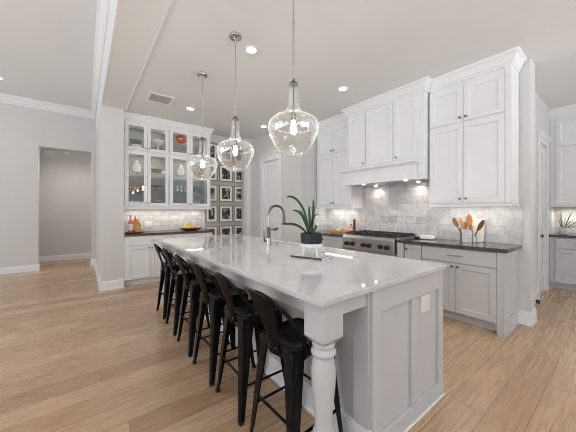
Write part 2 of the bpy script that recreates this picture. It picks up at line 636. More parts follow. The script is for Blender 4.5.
# living room end wall with the hall opening
w = MB()
OX0, OX1, OZ = -0.795, 0.14, 2.74
w.box(-5.2, OX0, 7.95, 8.09, 0, LZ).box(OX1, 0.57, 7.95, 8.09, 0, LZ).box(OX0, OX1, 7.95, 8.09, OZ, LZ)
struct(w.build('wall_left', 'wall'))
struct(MB().box(-2.2, 2.0, 9.32, 9.42, 0, 3.05).box(-1.6, -1.5, 8.09, 9.32, 0, 3.05).box(0.9, 1.0, 8.09, 9.32, 0, 3.05).build('wall_hall', 'wall'))
struct(MB().sweep(crown_prof(LZ - 0.17, LZ, 0.10), [(-5.1, 7.95), (0.22, 7.95), (0.22, -4.6)]).build('trim_2', 'trim'))
struct(MB().sweep(base_prof(0.14), [(-5.1, 7.95), (OX0, 7.95), (OX0, 8.09)]).build('baseboard_left', 'trim'))
struct(MB().sweep(base_prof(0.14), [(-1.5, 9.32), (0.9, 9.32)]).build('baseboard_hall', 'trim'))
b = MB()
b.sweep(base_prof(0.15), [(OX1, 8.09), (OX1, 7.95), (0.22, 7.95), (0.22, 5.30), (0.541, 5.30)])
struct(b.build('baseboard_divider', 'trim'))
# back wall, photo wall, pantry walls
w = MB().box(0.543, 3.6, YB, YB + 0.1, 0, KZ)
struct(w.build('wall_back', 'wall'))
struct(MB().box(2.13, 3.03, YB - 0.012, YB - 0.0005, 0, 2.88).build('wall_gallery', 'accent'))
struct(MB().box(3.03, 3.40, 5.64, YB - 0.001, 0, KZ).build('wall_stub', 'wall'))
struct(MB().box(3.10, 3.19, 5.620, 5.639, 0, 2.46).build('trim_3', 'trim'))
DY0, DY1, DZ = 4.56, 5.20, 2.44
w = MB()
w.box(3.28, 3.40, 3.85, DY0, 0, KZ).box(3.28, 3.40, DY1, 5.64, 0, KZ).box(3.28, 3.40, DY0, DY1, DZ, KZ)
struct(w.build('wall_pantry', 'wall'))
struct(MB().box(3.401, XW + 0.25, 3.85, 3.97, 0, KZ).build('wall_pantry_front', 'wall'))
struct(MB().box(XW, XW + 0.25, 0.69, 3.849, 0, KZ).build('wall_right', 'wall'))
struct(MB().sweep(base_prof(0.16, 0.7), [(XW, 0.800), (XW, 0.69), (XW + 0.25, 0.69), (XW + 0.25, 0.83)]).build('baseboard_right', 'trim'))
# passage beyond the range wall
PX0, PX1 = 5.42, 6.02
w = MB()
w.box(XW + 0.251, PX0, 0.84, 0.96, 0, KZ).box(PX1, 6.9, 0.84, 0.96, 0, KZ).box(PX0, PX1, 0.84, 0.96, 2.36, KZ)
struct(w.build('wall_passage', 'wall'))
struct(MB().box(6.80, 6.95, -4.7, 0.839, 0, KZ).build('wall_far_right', 'wall'))
struct(MB().sweep(base_prof(0.16), [(XW + 0.27, 0.84), (PX0 - 0.1, 0.84)]).build('baseboard_passage', 'trim'))
# unseen side of the open room: walls with window openings that let the daylight in
w = MB()
ys = [-3.0, -0.6, 1.8, 4.2, 6.5]
w.box(-5.2, -5.0, -4.7, 8.0, 0, 0.45).box(-5.2, -5.0, -4.7, 8.0, 3.05, LZ)
e = [-4.7] + [v for y in ys for v in (y - 0.9, y + 0.9)] + [8.0]
for i in range(0, len(e), 2):
    w.box(-5.2, -5.0, e[i], e[i + 1], 0.45, 3.05)
struct(w.build('wall_window_side', 'wall'))
w = MB()
xs = [-3.0, -0.6, 1.8, 4.2]
w.box(-5.0, 6.8, -4.7, -4.5, 0, 0.40).box(-5.0, 6.8, -4.7, -4.5, 2.85, LZ)
e = [-5.0] + [v for x in xs for v in (x - 0.9, x + 0.9)] + [6.8]
for i in range(0, len(e), 2):
    w.box(e[i], e[i + 1], -4.7, -4.5, 0.40, 2.85)
struct(w.build('wall_rear', 'wall'))

# tiled splashbacks
struct(MB().box(XW - 0.010, XW - 0.0005, 0.80, 3.849, 0.915, 1.80).box(XW - 0.010, XW - 0.0005, 0.752, 0.80, 0.915, 1.372).build('wall_backsplash', 'tile_r'))
struct(MB().box(3.47, XW - 0.011, 3.840, 3.8495, 0.915, 1.40).build('wall_backsplash_return', 'tile_b'))
struct(MB().box(0.546, 2.08, YB - 0.010, YB - 0.0005, 0.915, 1.40).build('wall_backsplash_back', 'tile_b'))


def casing(name, x0, x1, z1, w=0.09, parent=None, head=True):
    """door casing in local coordinates: front towards -y, wall face at y=0"""
    m = MB()
    for a, b_ in ((x0 - w, x0), (x1, x1 + w)):
        m.box(a, b_, -0.018, -0.0005, 0, z1)
    m.box(x0 - w, x1 + w, -0.018, -0.0005, z1, z1 + w)
    if head:
        m.box(x0 - w - 0.012, x1 + w + 0.012, -0.030, -0.0005, z1 + w, z1 + w + 0.020)
        m.sweep([(0, z1 + w + 0.020), (0.030, z1 + w + 0.020), (0.055, z1 + w + 0.052), (0.055, z1 + w + 0.065), (0, z1 + w + 0.065)], [(x0 - w - 0.01, -0.0005), (x1 + w + 0.01, -0.0005)])
    # jamb lining
    m.box(x0, x0 + 0.015, 0, 0.11, 0, z1).box(x1 - 0.015, x1, 0, 0.11, 0, z1).box(x0, x1, 0, 0.11, z1 - 0.015, z1)
    return m.build(name, 'trim', parent, bevel=0.002)


def panel_door(name, loc, rz, wd, ht, panels, knobside, casew=0.09):
    t = bpy.data.objects.new(name, None)
    COL.objects.link(t)
    t.location = loc
    t.rotation_euler = (0, 0, rz)
    t['kind'] = 'structure'
    casing('casing', 0, wd, ht, casew, t)
    m = MB()
    x0, x1 = 0.017, wd - 0.017
    y0, y1 = 0.020, 0.055
    m.box(x0, x1, y0 + 0.012, y1, 0.008, ht - 0.018)
    st = 0.105
    m.box(x0, x0 + st, y0, y0 + 0.012, 0.008, ht - 0.018).box(x1 - st, x1, y0, y0 + 0.012, 0.008, ht - 0.018)
    zs = [0.008] + panels + [ht - 0.018]
    rails = [(0.008, 0.2)] + [(z - st / 2, z + st / 2) for z in panels] + [(ht - 0.018 - st, ht - 0.018)]
    for a, b_ in rails:
        m.box(x0 + st, x1 - st, y0, y0 + 0.012, a, b_)
    m.build('leaf', 'trim', t, bevel=0.004)
    kx = x0 + 0.06 if knobside == 'l' else x1 - 0.06
    MB().lathe([(0.026, 0), (0.026, -0.008), (0.010, -0.012), (0.010, -0.035), (0.026, -0.042), (0.028, -0.055), (0.018, -0.064)], (kx, y0, 0.93), 16, 'y').build('knob', 'bronze', t)
    return t


panel_door('door_1', (3.28, DY1, 0), -pi / 2, DY1 - DY0, DZ, [1.05], 'r')
panel_door('door_2', (PX0, 0.84, 0), 0, PX1 - PX0, 2.36, [1.05], 'l', 0.075)

# ------------------------------------------------------------------ island
IX0, IX1, IY0, IY1, IZ = 0.784, 2.045, 0.79, 4.0, 0.925
BX0, BX1, BY0, BY1 = 1.18, 2.02, 0.81, 3.93


def rounded(x0, x1, y0, y1, r, n=5):
    p = []
    for cx, cy, a0 in ((x1 - r, y0 + r, -pi / 2), (x1 - r, y1 - r, 0), (x0 + r, y1 - r, pi / 2), (x0 + r, y0 + r, pi)):
        for k in range(n + 1):
            a = a0 + pi / 2 * k / n
            p.append((cx + r * cos(a), cy + r * sin(a)))
    return p


def slab_with_hole(name, mat, outer, hole, z0, z1, bevel=0.004):
    cu = bpy.data.curves.new(name, 'CURVE')
    cu.dimensions = '2D'
    cu.fill_mode = 'BOTH'
    cu.extrude = (z1 - z0) / 2 - bevel
    cu.bevel_depth = bevel
    cu.bevel_resolution = 2
    cu.offset = -bevel
    for poly in [outer] + ([hole] if hole else []):
        sp = cu.splines.new('POLY')
        sp.points.add(len(poly) - 1)
        for q, (x, y) in zip(sp.points, poly):
            q.co = (x, y, 0, 1)
        sp.use_cyclic_u = True
    tmp = bpy.data.objects.new('tmp', cu)
    COL.objects.link(tmp)
    dg = bpy.context.evaluated_depsgraph_get()
    dg.update()
    me = bpy.data.meshes.new_from_object(tmp.evaluated_get(dg))
    bpy.data.objects.remove(tmp)
    for v in me.vertices:
        v.co.z += (z0 + z1) / 2
    me.materials.clear()
    me.materials.append(M[mat])
    o = bpy.data.objects.new(name, me)
    COL.objects.link(o)
    return o


SK = (1.70, 1.975, 2.10, 2.78)
top = slab_with_hole('island_countertop', 'quartz', rounded(IX0, IX1, IY0, IY1, 0.035), list(reversed(rounded(*SK[:2], *SK[2:], 0.03))), IZ - 0.03, IZ)
tag(top, 'long polished white quartz worktop covering the island', 'countertop')

isl = thing('kitchen_island', 'white panelled island base with turned corner posts under the quartz worktop', 'kitchen island', (0, 0, 0))
zt = IZ - 0.0305
m = MB()
m.box(BX0, BX0 + 0.02, BY0 + 0.045, BY1 - 0.02, 0, zt)
m.box(BX1 - 0.02, BX1, BY0 + 0.045, BY1 - 0.02, 0.10, zt)
m.box(BX1 - 0.09, BX1 - 0.07, BY0 + 0.045, BY1 - 0.02, 0, 0.10)
m.box(BX0, BX1, BY1 - 0.02, BY1, 0, zt)
m.build('carcass', 'isl', isl)
# end panel: frame with two recessed fields
m = MB()
ya, yb_ = BY0, BY0 + 0.020
m.box(BX0, BX1, yb_, BY0 + 0.044, 0, zt)
m.box(BX0, 1.251, ya, yb_, 0.0, zt).box(1.585, 1.634, ya, yb_, 0.105, 0.765).box(1.951, BX1, ya, yb_, 0.0, zt)
m.box(1.251, 1.951, ya, yb_, 0.765, zt).box(1.251, 1.951, ya, yb_, 0.0, 0.105)
m.build('end_panel', 'isl', isl, bevel=0.003)
MB().box(BX0 - 0.002, BX1 + 0.002, ya - 0.012, ya - 0.0005, 0, 0.02).build('shoe_moulding', 'trim', isl, bevel=0.005)
# seating side: wide stiles over the panel, base moulding
m = MB()
xs_ = BX0 - 0.012
for y0, y1 in ((0.832, 0.93), (1.82, 1.92), (2.82, 2.92), (3.83, 3.93)):
    m.box(xs_, BX0 - 0.0005, y0, y1, 0.16, zt)
m.box(xs_, BX0 - 0.0005, 0.93, 3.83, 0.80, zt)
m.build('seating_panel', 'isl', isl, bevel=0.002)
MB().sweep(base_prof(0.16, 1.0), [(BX0 - 0.0006, 3.93), (BX0 - 0.0006, 0.815)]).build('baseboard', 'trim', isl)
# working side doors (only seen from elsewhere)
for i in range(5):
    y0 = 0.90 + i * 0.60
    d = shaker(-y0 - 0.585, -y0, 0.12, 0.86)
    d.xf(Matrix.Translation((BX1, 0, 0)) @ Matrix.Rotation(pi / 2, 4, 'Z') @ Matrix.Scale(-1, 4, (1, 0, 0)))
    d = d.build('door', 'isl', isl, bevel=0.0015)
    MB().lathe([(0.006, 0), (0.006, 0.012), (0.0135, 0.016), (0.0135, 0.024), (0.009, 0.027)], (BX1 + 0.02, y0 + 0.05, 0.80), 12, 'x').build('knob', 'bronze', d)
# aprons under the overhang
PXa, PXb = 0.840, 0.972


def post(y0):
    xc, yc, h = (PXa + PXb) / 2, y0 + (PXb - PXa) / 2, (PXb - PXa) / 2
    m = MB()
    m.box(PXa, PXb, y0, y0 + 2 * h, 0.705, zt)
    # chamfer from block to turning
    z0 = 0.705
    ring = [(-h, -h), (h, -h), (h, h), (-h, h)]
    m.add([(xc + a, yc + b_, z0) for a, b_ in ring] + [(xc + a * 0.70, yc + b_ * 0.70, z0 - 0.022) for a, b_ in ring],
          [(0, 1, 5, 4), (1, 2, 6, 5), (2, 3, 7, 6), (3, 0, 4, 7), (4, 5, 6, 7)])
    prof = [(0.044, 0.684), (0.052, 0.680), (0.056, 0.672), (0.052, 0.664), (0.046, 0.660), (0.047, 0.652), (0.056, 0.646), (0.061, 0.636), (0.058, 0.626), (0.050, 0.618),
            (0.049, 0.610), (0.053, 0.590), (0.0575, 0.560), (0.059, 0.525), (0.057, 0.48), (0.052, 0.43), (0.047, 0.38), (0.043, 0.33), (0.041, 0.29), (0.042, 0.27),
            (0.048, 0.262), (0.052, 0.252), (0.048, 0.242), (0.044, 0.236), (0.052, 0.226), (0.058, 0.212), (0.056, 0.195), (0.048, 0.185)]
    m.lathe(prof, (xc, yc, 0), 32)
    m.box(PXa + 0.006, PXb - 0.006, y0 + 0.006, y0 + 2 * h - 0.006, 0.0, 0.19)
    return m.build('post', 'isl', isl, bevel=0.003, angle=40)


post(0.83)
post(3.852)
m = MB()
m.box(PXa + 0.015, PXa + 0.037, 0.963, 3.851, 0.805, zt)
m.box(0.973, BX0 - 0.0005, 0.845, 0.866, 0.805, zt)
m.box(0.973, BX0 - 0.0005, 3.90, 3.92, 0.805, zt)
m.build('apron', 'isl', isl, bevel=0.002)
# socket plate in the end panel
pl = MB().box(1.722, 1.846, 0.8235, 0.8295, 0.640, 0.752).build('outlet', 'plastic', isl, bevel=0.002)
m = MB()
for x in (1.753, 1.815):
    m.box(x - 0.018, x + 0.018, 0.8215, 0.8236, 0.66, 0.732)
m.build('socket_face', 'plastic', pl, bevel=0.001)

# sink and tap
snk = thing('sink', 'white undermount sink basin sunk into the island worktop', 'sink', (0, 0, 0))
m = MB()
x0, x1, y0, y1 = SK[0] - 0.01, SK[1] + 0.01, SK[2] - 0.01, SK[3] + 0.01
zr = IZ - 0.0312
m.box(x0, x1, y0, y1, 0.68, 0.684)
m.box(x0, x0 + 0.004, y0, y1, 0.684, zr).box(x1 - 0.004, x1, y0, y1, 0.684, zr).box(x0, x1, y0, y0 + 0.004, 0.684, zr).box(x0, x1, y1 - 0.004, y1, 0.684, zr)
m.build('basin', 'white', snk)
MB().lathe([(0.05, 0.6842), (0.05, 0.687), (0.035, 0.688), (0.01, 0.686)], ((x0 + x1) / 2, (y0 + y1) / 2, 0), 20).build('drain', 'nickel', snk)

FX, FY = 1.60, 2.42
fa = thing('kitchen_faucet', 'nickel pull-down tap with spring neck standing on the island', 'faucet', (FX, FY, IZ + 0.0005))
MB().lathe([(0.034, 0), (0.034, 0.010), (0.029, 0.014), (0.028, 0.085), (0.024, 0.09)], seg=24).build('base', 'nickel', fa)
MB().lathe([(0.021, 0.09), (0.021, 0.200), (0.014, 0.205)], seg=20).build('body', 'gun', fa)
pts = [(0, 0, 0.205), (0, 0, 0.335)] + [(0.105 - 0.105 * cos(a), 0, 0.335 + 0.105 * sin(a)) for a in [pi * k / 18 for k in range(1, 18)]] + [(0.210, 0, 0.335), (0.212, 0, 0.325)]
neck = MB().tube(pts, 0.0095, 10).build('neck', 'nickel', fa)
# spring coil round the arc
coil = []
L = len(pts)
for i in range(260):
    u = 0.9 + (L - 2.2) * i / 259
    k = min(int(u), L - 2)
    p = Vector(pts[k]).lerp(Vector(pts[k + 1]), u - k)
    tg = (Vector(pts[k + 1]) - Vector(pts[k])).normalized()
    n1 = Vector((0, 1, 0))
    n2 = tg.cross(n1)
    a = i * 2 * pi / 7.5
    coil.append(p + (n1 * cos(a) + n2 * sin(a)) * 0.0125)
MB().tube(coil, 0.0026, 5).build('spring', 'gun', neck)
MB().lathe([(0.012, 0.328), (0.016, 0.318), (0.017, 0.265), (0.020, 0.245), (0.018, 0.238)], (0.212, 0, 0), 18).build('spray_head', 'gun', fa)
m = MB().tube([(0, 0, 0.175), (0.075, 0, 0.175)], 0.006, 8)
m.lathe([(0.013, 0.07), (0.016, 0.078), (0.013, 0.092)], (0, 0, 0.175), 12, 'x')
m.build('docking_arm', 'gun', fa)
m = MB().tube([(0, 0, 0.055), (-0.040, 0.02, 0.055)], 0.012, 12)
m.tube([(-0.042, 0.021, 0.045), (-0.048, 0.022, 0.165)], [0.0085, 0.0055], 10)
m.build('handle', 'gun', fa)

# ------------------------------------------------------------------ bar stools


def make_stool():
    t = thing('bar_stool', 'x', 'stool', (0, 0, 0), 0, 'black metal stools along the island')
    sz, h = 0.625, 0.153
    # pressed seat: rounded square, dished, with a rolled edge
    rings = []
    for (k, z, rr) in ((1.0, -0.030, 0.05), (1.012, -0.010, 0.05), (1.0, -0.002, 0.05), (0.965, 0.001, 0.048), (0.91, -0.002, 0.045), (0.82, -0.0075, 0.04), (0.5, -0.010, 0.03)):
        q = h * k
        rings.append([(x, y, sz + z) for x, y in rounded(-q, q, -q, q, rr * k, 5)])
    n = len(rings[0])
    vs = [p for r_ in rings for p in r_]
    fs = []
    for i in range(len(rings) - 1):
        for k in range(n):
            fs.append((i * n + k, i * n + (k + 1) % n, (i + 1) * n + (k + 1) % n, (i + 1) * n + k))
    fs.append(tuple((len(rings) - 1) * n + k for k in range(n)))
    MB().add(vs, fs).build('seat', 'black', t, angle=50)
    # arched skirts under the seat
    for ax in (0, 1, 2, 3):
        zt_ = sz - 0.030
        p = []
        hw = h - 0.006
        for k in range(13):
            u = -1 + 2 * k / 12
            p.append((u * (hw + 0.012 * (abs(u) ** 3)), zt_ - 0.030 - 0.085 * abs(u) ** 2.6))
        poly = p + [(hw, zt_ + 0.014), (-hw, zt_ + 0.014)]
        m = MB().prism(poly, -h + 0.004, -h + 0.008, 'y')
        m.xf(Matrix.Rotation(pi / 2 * ax, 4, 'Z'))
        m.build('skirt', 'black', t)
    # channel legs with rounded outer corners
    for sx in (-1, 1):
        for sy in (-1, 1):
            vs, fs = [], []
            secs = [(0.0, 0.197, 0.030, 0.012), (0.06, 0.190, 0.034, 0.013), (0.30, 0.172, 0.052, 0.016), (0.56, 0.152, 0.074, 0.022), (0.600, 0.1475, 0.076, 0.024)]
            for z, q, wdt, rad in secs:
                outer = [(-wdt, 0)] + [(-rad + rad * sin(a), -rad + rad * cos(a)) for a in [pi / 2 * k / 5 for k in range(6)]] + [(0, -wdt)]
                tk = 0.004
                inner = [(-tk, -wdt)] + [(-rad + (rad - tk) * cos(a), -rad + (rad - tk) * sin(a)) for a in [pi / 2 * k / 5 for k in range(6)]] + [(-wdt, -tk)]
                for (u, v) in outer + inner:
                    vs.append((sx * (q + u), sy * (q + v), z + 0.012 if z < 0.01 else z))
            n = len(outer) * 2
            for i in range(len(secs) - 1):
                for k in range(n):
                    fs.append((i * n + k, i * n + (k + 1) % n, (i + 1) * n + (k + 1) % n, (i + 1) * n + k))
            fs.append(tuple(range(n)))
            fs.append(tuple((len(secs) - 1) * n + k for k in range(n)))
            lg = MB().add(vs, fs).build('leg', 'black', t, angle=40)
            MB().box(sx * 0.199, sx * 0.168, sy * 0.199, sy * 0.168, 0, 0.016).build('foot_cap', 'rubber', lg, bevel=0.003)
    # stretchers
    for z, q in ((0.205, 0.172),):
        for ax in range(4):
            m = MB().tube([(-q, -q + 0.006, z + (0.06 if ax % 2 else 0)), (q, -q + 0.006, z + (0.06 if ax % 2 else 0))], 0.0075, 8)
            m.xf(Matrix.Rotation(pi / 2 * ax, 4, 'Z'))
            m.build('stretcher', 'black', t)
    # back: bent hoop and wide centre splat
    hoop = []
    for k in range(33):
        a = pi * k / 32
        yy = -0.150 * cos(a)
        s_ = sin(a)
        hz = 0.595 + 0.297 * (s_ ** 0.62)
        hx = -0.065 - 0.188 * (s_ ** 0.9)
        hoop.append((hx, math.copysign(min(abs(yy) * 1.0 + 0.004, 0.157), yy) if abs(yy) > 1e-6 else 0, hz))
    MB().tube(hoop, 0.0105, 10).build('back_hoop', 'black', t)
    vs = []
    secs = [(-0.158, 0.560, 0.046), (-0.160, 0.60, 0.048), (-0.172, 0.67, 0.060), (-0.206, 0.77, 0.086), (-0.248, 0.885, 0.110)]
    for x, z, hw in secs:
        for j in range(7):
            u = -1 + j / 3
            vs.append((x - 0.010 * (1 - u * u) , u * hw, z))
    for x, z, hw in secs:
        for j in range(7):
            u = -1 + j / 3
            vs.append((x - 0.010 * (1 - u * u) + 0.003, u * hw, z))
    fs = []
    n = len(secs) * 7
    for i in range(len(secs) - 1):
        for j in range(6):
            a = i * 7 + j
            fs.append((a, a + 1, a + 8, a + 7))
            fs.append((n + a, n + a + 7, n + a + 8, n + a + 1))
    bd = [j for j in range(7)] + [i * 7 + 6 for i in range(1, len(secs))] + [(len(secs) - 1) * 7 + j for j in range(5, -1, -1)] + [i * 7 for i in range(len(secs) - 2, 0, -1)]
    for k in range(len(bd)):
        a, b_ = bd[k], bd[(k + 1) % len(bd)]
        fs.append((a, n + a, n + b_, b_))
    MB().add(vs, fs).build('back_splat', 'satin', t, angle=50)
    for y in (-0.03, 0.03):
        MB().lathe([(0.006, -0.163), (0.006, -0.168), (0.003, -0.170)], (0, y, 0.595), 10, 'x').build('rivet', 'gun', t)
    return t


SLAB = ['black metal bar stool nearest the camera, beside the turned island post',
        'black metal bar stool directly behind the one by the turned post',
        'third black metal bar stool from the turned near post',
        'fourth black metal bar stool from the turned near post',
        'fifth black metal bar stool, next to the farthest one',
        'farthest black metal bar stool, beside the glass-front hutch']
st0 = make_stool()
for i, (x, y, rz) in enumerate([(0.945, 1.150, 2), (0.945, 1.634, -1), (0.935, 2.10, 1), (0.935, 2.595, 0), (0.94, 3.105, -1), (0.95, 3.632, 0)]):
    o = st0 if i == 0 else dup(st0)
    o.location = (x, y, 0)
    o.rotation_euler = (0, 0, R(rz))
    o['label'] = SLAB[i]

# ------------------------------------------------------------------ range wall: base cabinets, worktops
RZ = -pi / 2     # local x runs towards -Y, local y into the wall


def base_unit(label, yl, yr, fronts, toe=True, end=False):
    """yl, yr: world Y of the left and right end as seen from the front (yl > yr)"""
    wd = yl - yr
    t = thing('base_cabinet', label, 'cabinet', (3.46, yl, 0), RZ, 'base cabinets on the range wall')
    m = MB()
    m.box(0, wd, 0, 0.52, 0.11, 0.874)
    m.box(0, wd - (0.055 if end else 0), 0.075, 0.09, 0, 0.11)
    m.build('carcass', 'base', t, bevel=0.0015)
    return t, wd


# end unit beside the passage
YE = 0.812
t, wd = base_unit('white base cabinet with one wide drawer over two doors, at the end of the worktop', 1.645, YE, None, end=True)
m = MB()
m.box(wd - 0.045, wd, -0.020, -0.0005, 0.0, 0.874).box(wd - 0.045, wd, 0.0, 0.03, 0.0, 0.11)
m.prism([(wd - 0.085, 0.112), (wd - 0.045, 0.112), (wd - 0.045, 0.02), (wd - 0.055, 0.04), (wd - 0.07, 0.08)], -0.001, 0.02, 'y')
m.build('end_stile', 'base', t, bevel=0.002)
m = MB()
xe = wd + 0.0005
m.box(xe, xe + 0.008, -0.020, 0.535, 0, 0.874)
m.box(xe + 0.008, xe + 0.016, -0.020, 0.045, 0, 0.874).box(xe + 0.008, xe + 0.016, 0.475, 0.535, 0, 0.874)
m.box(xe + 0.008, xe + 0.016, 0.045, 0.475, 0, 0.15).box(xe + 0.008, xe + 0.016, 0.045, 0.475, 0.81, 0.874)
m.box(xe + 0.0165, xe + 0.026, -0.022, 0.535, 0, 0.018)
m.build('side_panel', 'base', t, bevel=0.002)
d = MB().box(0.004, wd - 0.048, -0.020, -0.001, 0.700, 0.862).build('drawer', 'base', t, bevel=0.003)
pull(d, (wd - 0.044) / 2, 0.785, 0.17)
mid = 0.392
door(t, 0.004, mid - 0.003, 0.118, 0.692, kx=mid - 0.03, kz=0.655, paint='base')
door(t, mid + 0.003, wd - 0.048, 0.118, 0.692, kx=mid + 0.03, kz=0.655, paint='base')
# narrow unit with fluted filler next to the range
t, wd = base_unit('narrow white base cabinet with one door beside the cooktop', 1.975, 1.646, None)
MB().box(0.012, 0.102, -0.045, -0.0005, 0.0, 0.874).build('pilaster', 'base', t, bevel=0.004)
door(t, 0.112, wd - 0.003, 0.118, 0.862, kx=0.14, kz=0.80, paint='base', rail=0.05)
# drawers under the cooktop
t, wd = base_unit('white base cabinet with wide drawers below the cooktop', 2.895, 1.976, None)
for z0, z1 in ((0.118, 0.40), (0.405, 0.695)):
    d = shaker(0.004, wd - 0.004, z0, z1).build('drawer', 'base', t, bevel=0.002)
    pull(d, wd / 2, z1 - 0.09, 0.3)
kids(t)[0].data = MB().box(0, wd, 0, 0.52, 0.11, 0.70).box(0, wd, 0.075, 0.09, 0, 0.11).build('carcass', 'base').data
bpy.data.objects.remove([o for o in COL.objects if o.name.startswith('carcass') and o.parent is None][0])
# left unit
t, wd = base_unit('white base cabinet left of the cooktop, partly behind the plant pot', 3.838, 2.896, None)
MB().box(wd - 0.10, wd - 0.012, -0.045, -0.0005, 0.0, 0.874).build('pilaster', 'base', t, bevel=0.004)
for a, b_, kx in ((0.004, 0.40, 0.37), (0.404, wd - 0.11, 0.435)):
    door(t, a, b_, 0.118, 0.862, kx=kx, kz=0.80, paint='base', rail=0.055)

tag(MB().box(3.405, XW - 0.011, 0.758, 1.974, 0.8745, 0.9145).build('worktop', 'dark_stone', bevel=0.004),
    'dark polished stone worktop right of the cooktop holding the utensil crock', 'countertop', 'dark stone worktops')
tag(MB().box(3.405, XW - 0.011, 2.897, 3.838, 0.8745, 0.9145).build('worktop', 'dark_stone', bevel=0.004),
    'dark polished stone worktop left of the cooktop under the bread tray', 'countertop', 'dark stone worktops')

# cooktop
ck = thing('gas_cooktop', 'stainless professional gas cooktop with black knobs and grates', 'cooktop', (3.36, 2.893, 0), RZ)
wd = 0.914
m = MB()
m.box(0.0, wd, 0.03, 0.62, 0.702, 0.925)
m.prism([(0.0, 0.885), (0.03, 0.925), (0.05, 0.925), (0.05, 0.702), (0.012, 0.702), (0.0, 0.72)], 0.0, wd, 'x')
m.build('body', 'steel', ck, bevel=0.003)
MB().box(0.02, wd - 0.02, 0.09, 0.60, 0.9255, 0.935).build('burner_tray', 'iron', ck)
MB().box(0, wd, 0.601, 0.619, 0.9255, 0.965).build('back_guard', 'steel', ck, bevel=0.002)
m = MB()
for xx in (0.105, 0.215, 0.42, 0.52, 0.71, 0.815):
    k = MB().lathe([(0.034, -0.001), (0.034, -0.012), (0.029, -0.016), (0.027, -0.045), (0.022, -0.050)], (xx, 0, 0.795), 20, 'y')
    k.box(xx - 0.005, xx + 0.005, -0.056, -0.045, 0.77, 0.82)
    k.build('knob', 'rubber', ck)
for g in range(3):
    x0 = 0.025 + g * 0.290
    m = MB()
    x1 = x0 + 0.284
    zb, zt2 = 0.957, 0.972
    for y in (0.10, 0.215, 0.34, 0.465, 0.59):
        m.box(x0, x1, y - 0.006, y + 0.006, zb, zt2)
    for x in (x0 + 0.006, x0 + 0.095, x0 + 0.19, x1 - 0.006):
        m.box(x - 0.006, x + 0.006, 0.095, 0.595, zb, zt2)
    for x in (x0 + 0.006, x1 - 0.006):
        for y in (0.10, 0.34, 0.59):
            m.box(x - 0.006, x + 0.006, y - 0.006, y + 0.006, 0.9352, zb)
    m.build('grate', 'iron', ck, bevel=0.002)
    for y in (0.20, 0.47):
        MB().lathe([(0.055, 0.9352), (0.055, 0.943), (0.042, 0.945), (0.040, 0.952), (0.02, 0.954)], (x0 + 0.142, y, 0), 20).build('burner', 'iron', ck)

# ------------------------------------------------------------------ range wall: upper cabinets and hood
def upper_unit(label, xf, yl, yr, zb, doors, ztop=2.90, side_r=False, crown_out=0.080, light_rail=True, cl=None, cr=None, name='wall_cabinet'):
    wd = yl - yr
    t = thing(name, label, 'cabinet', (xf, yl, 0), RZ, 'wall cabinets above the range counter')
    dp = XW - xf - 0.012
    MB().box(0, wd, 0, dp, zb, KZ - 0.002).build('carcass', 'cab', t, bevel=0.0015)
    path = [(0, dp), (0, 0), (wd, 0), (wd, dp)]
    if cl is not None:
        path[0] = (0, cl)
    if cr is not None:
        path[3] = (wd, cr)
    if cl == 0:
        path = path[1:]
    if cr == 0:
        path = path[:-1]
    MB().sweep(crown_prof(ztop + 0.005, KZ - 0.0015, crown_out), path).build('crown', 'cab', t, angle=25)
    return t, wd, dp


# right stack, two tiers
t, wd, dp = upper_unit('two-tier white wall cabinet over the utensil crock', 3.70, 1.655, 0.795, 1.392, None, cl=0)
MB().sweep([(0, 1.362), (0.014, 1.362), (0.014, 1.384), (0.004, 1.392), (0, 1.392)], [(0, 0), (wd, 0), (wd, dp)]).build('light_rail', 'cab', t)
a0, am, a1 = 0.006, 0.404, wd - 0.052
for z0, z1, kz in ((1.408, 2.388, 1.46), (2.412, 2.862, 2.46)):
    door(t, a0, am - 0.003, z0, z1, kx=am - 0.032, kz=kz)
    door(t, am + 0.003, a1, z0, z1, kx=am + 0.032, kz=kz)
MB().box(a1 + 0.004, wd, -0.018, -0.0005, 1.393, 2.905).build('end_stile', 'cab', t, bevel=0.002)
m = MB()
m.box(wd + 0.0005, wd + 0.008, -0.018, dp, 1.393, 2.915)
m.build('side_panel', 'cab', t, bevel=0.002)
# left stack, two tiers
t, wd, dp = upper_unit('two-tier white wall cabinet over the bread tray', 3.70, 3.838, 2.957, 1.392, None, cl=0, cr=0)
MB().sweep([(0, 1.362), (0.014, 1.362), (0.014, 1.384), (0.004, 1.392), (0, 1.392)], [(0, 0), (wd, 0), (wd, dp)]).build('light_rail', 'cab', t)
am = wd / 2
for z0, z1, kz in ((1.408, 2.368, 1.46), (2.392, 2.862, 2.44)):
    door(t, 0.03, am - 0.003, z0, z1, kx=am - 0.032, kz=kz)
    door(t, am + 0.003, wd - 0.004, z0, z1, kx=am + 0.032, kz=kz)

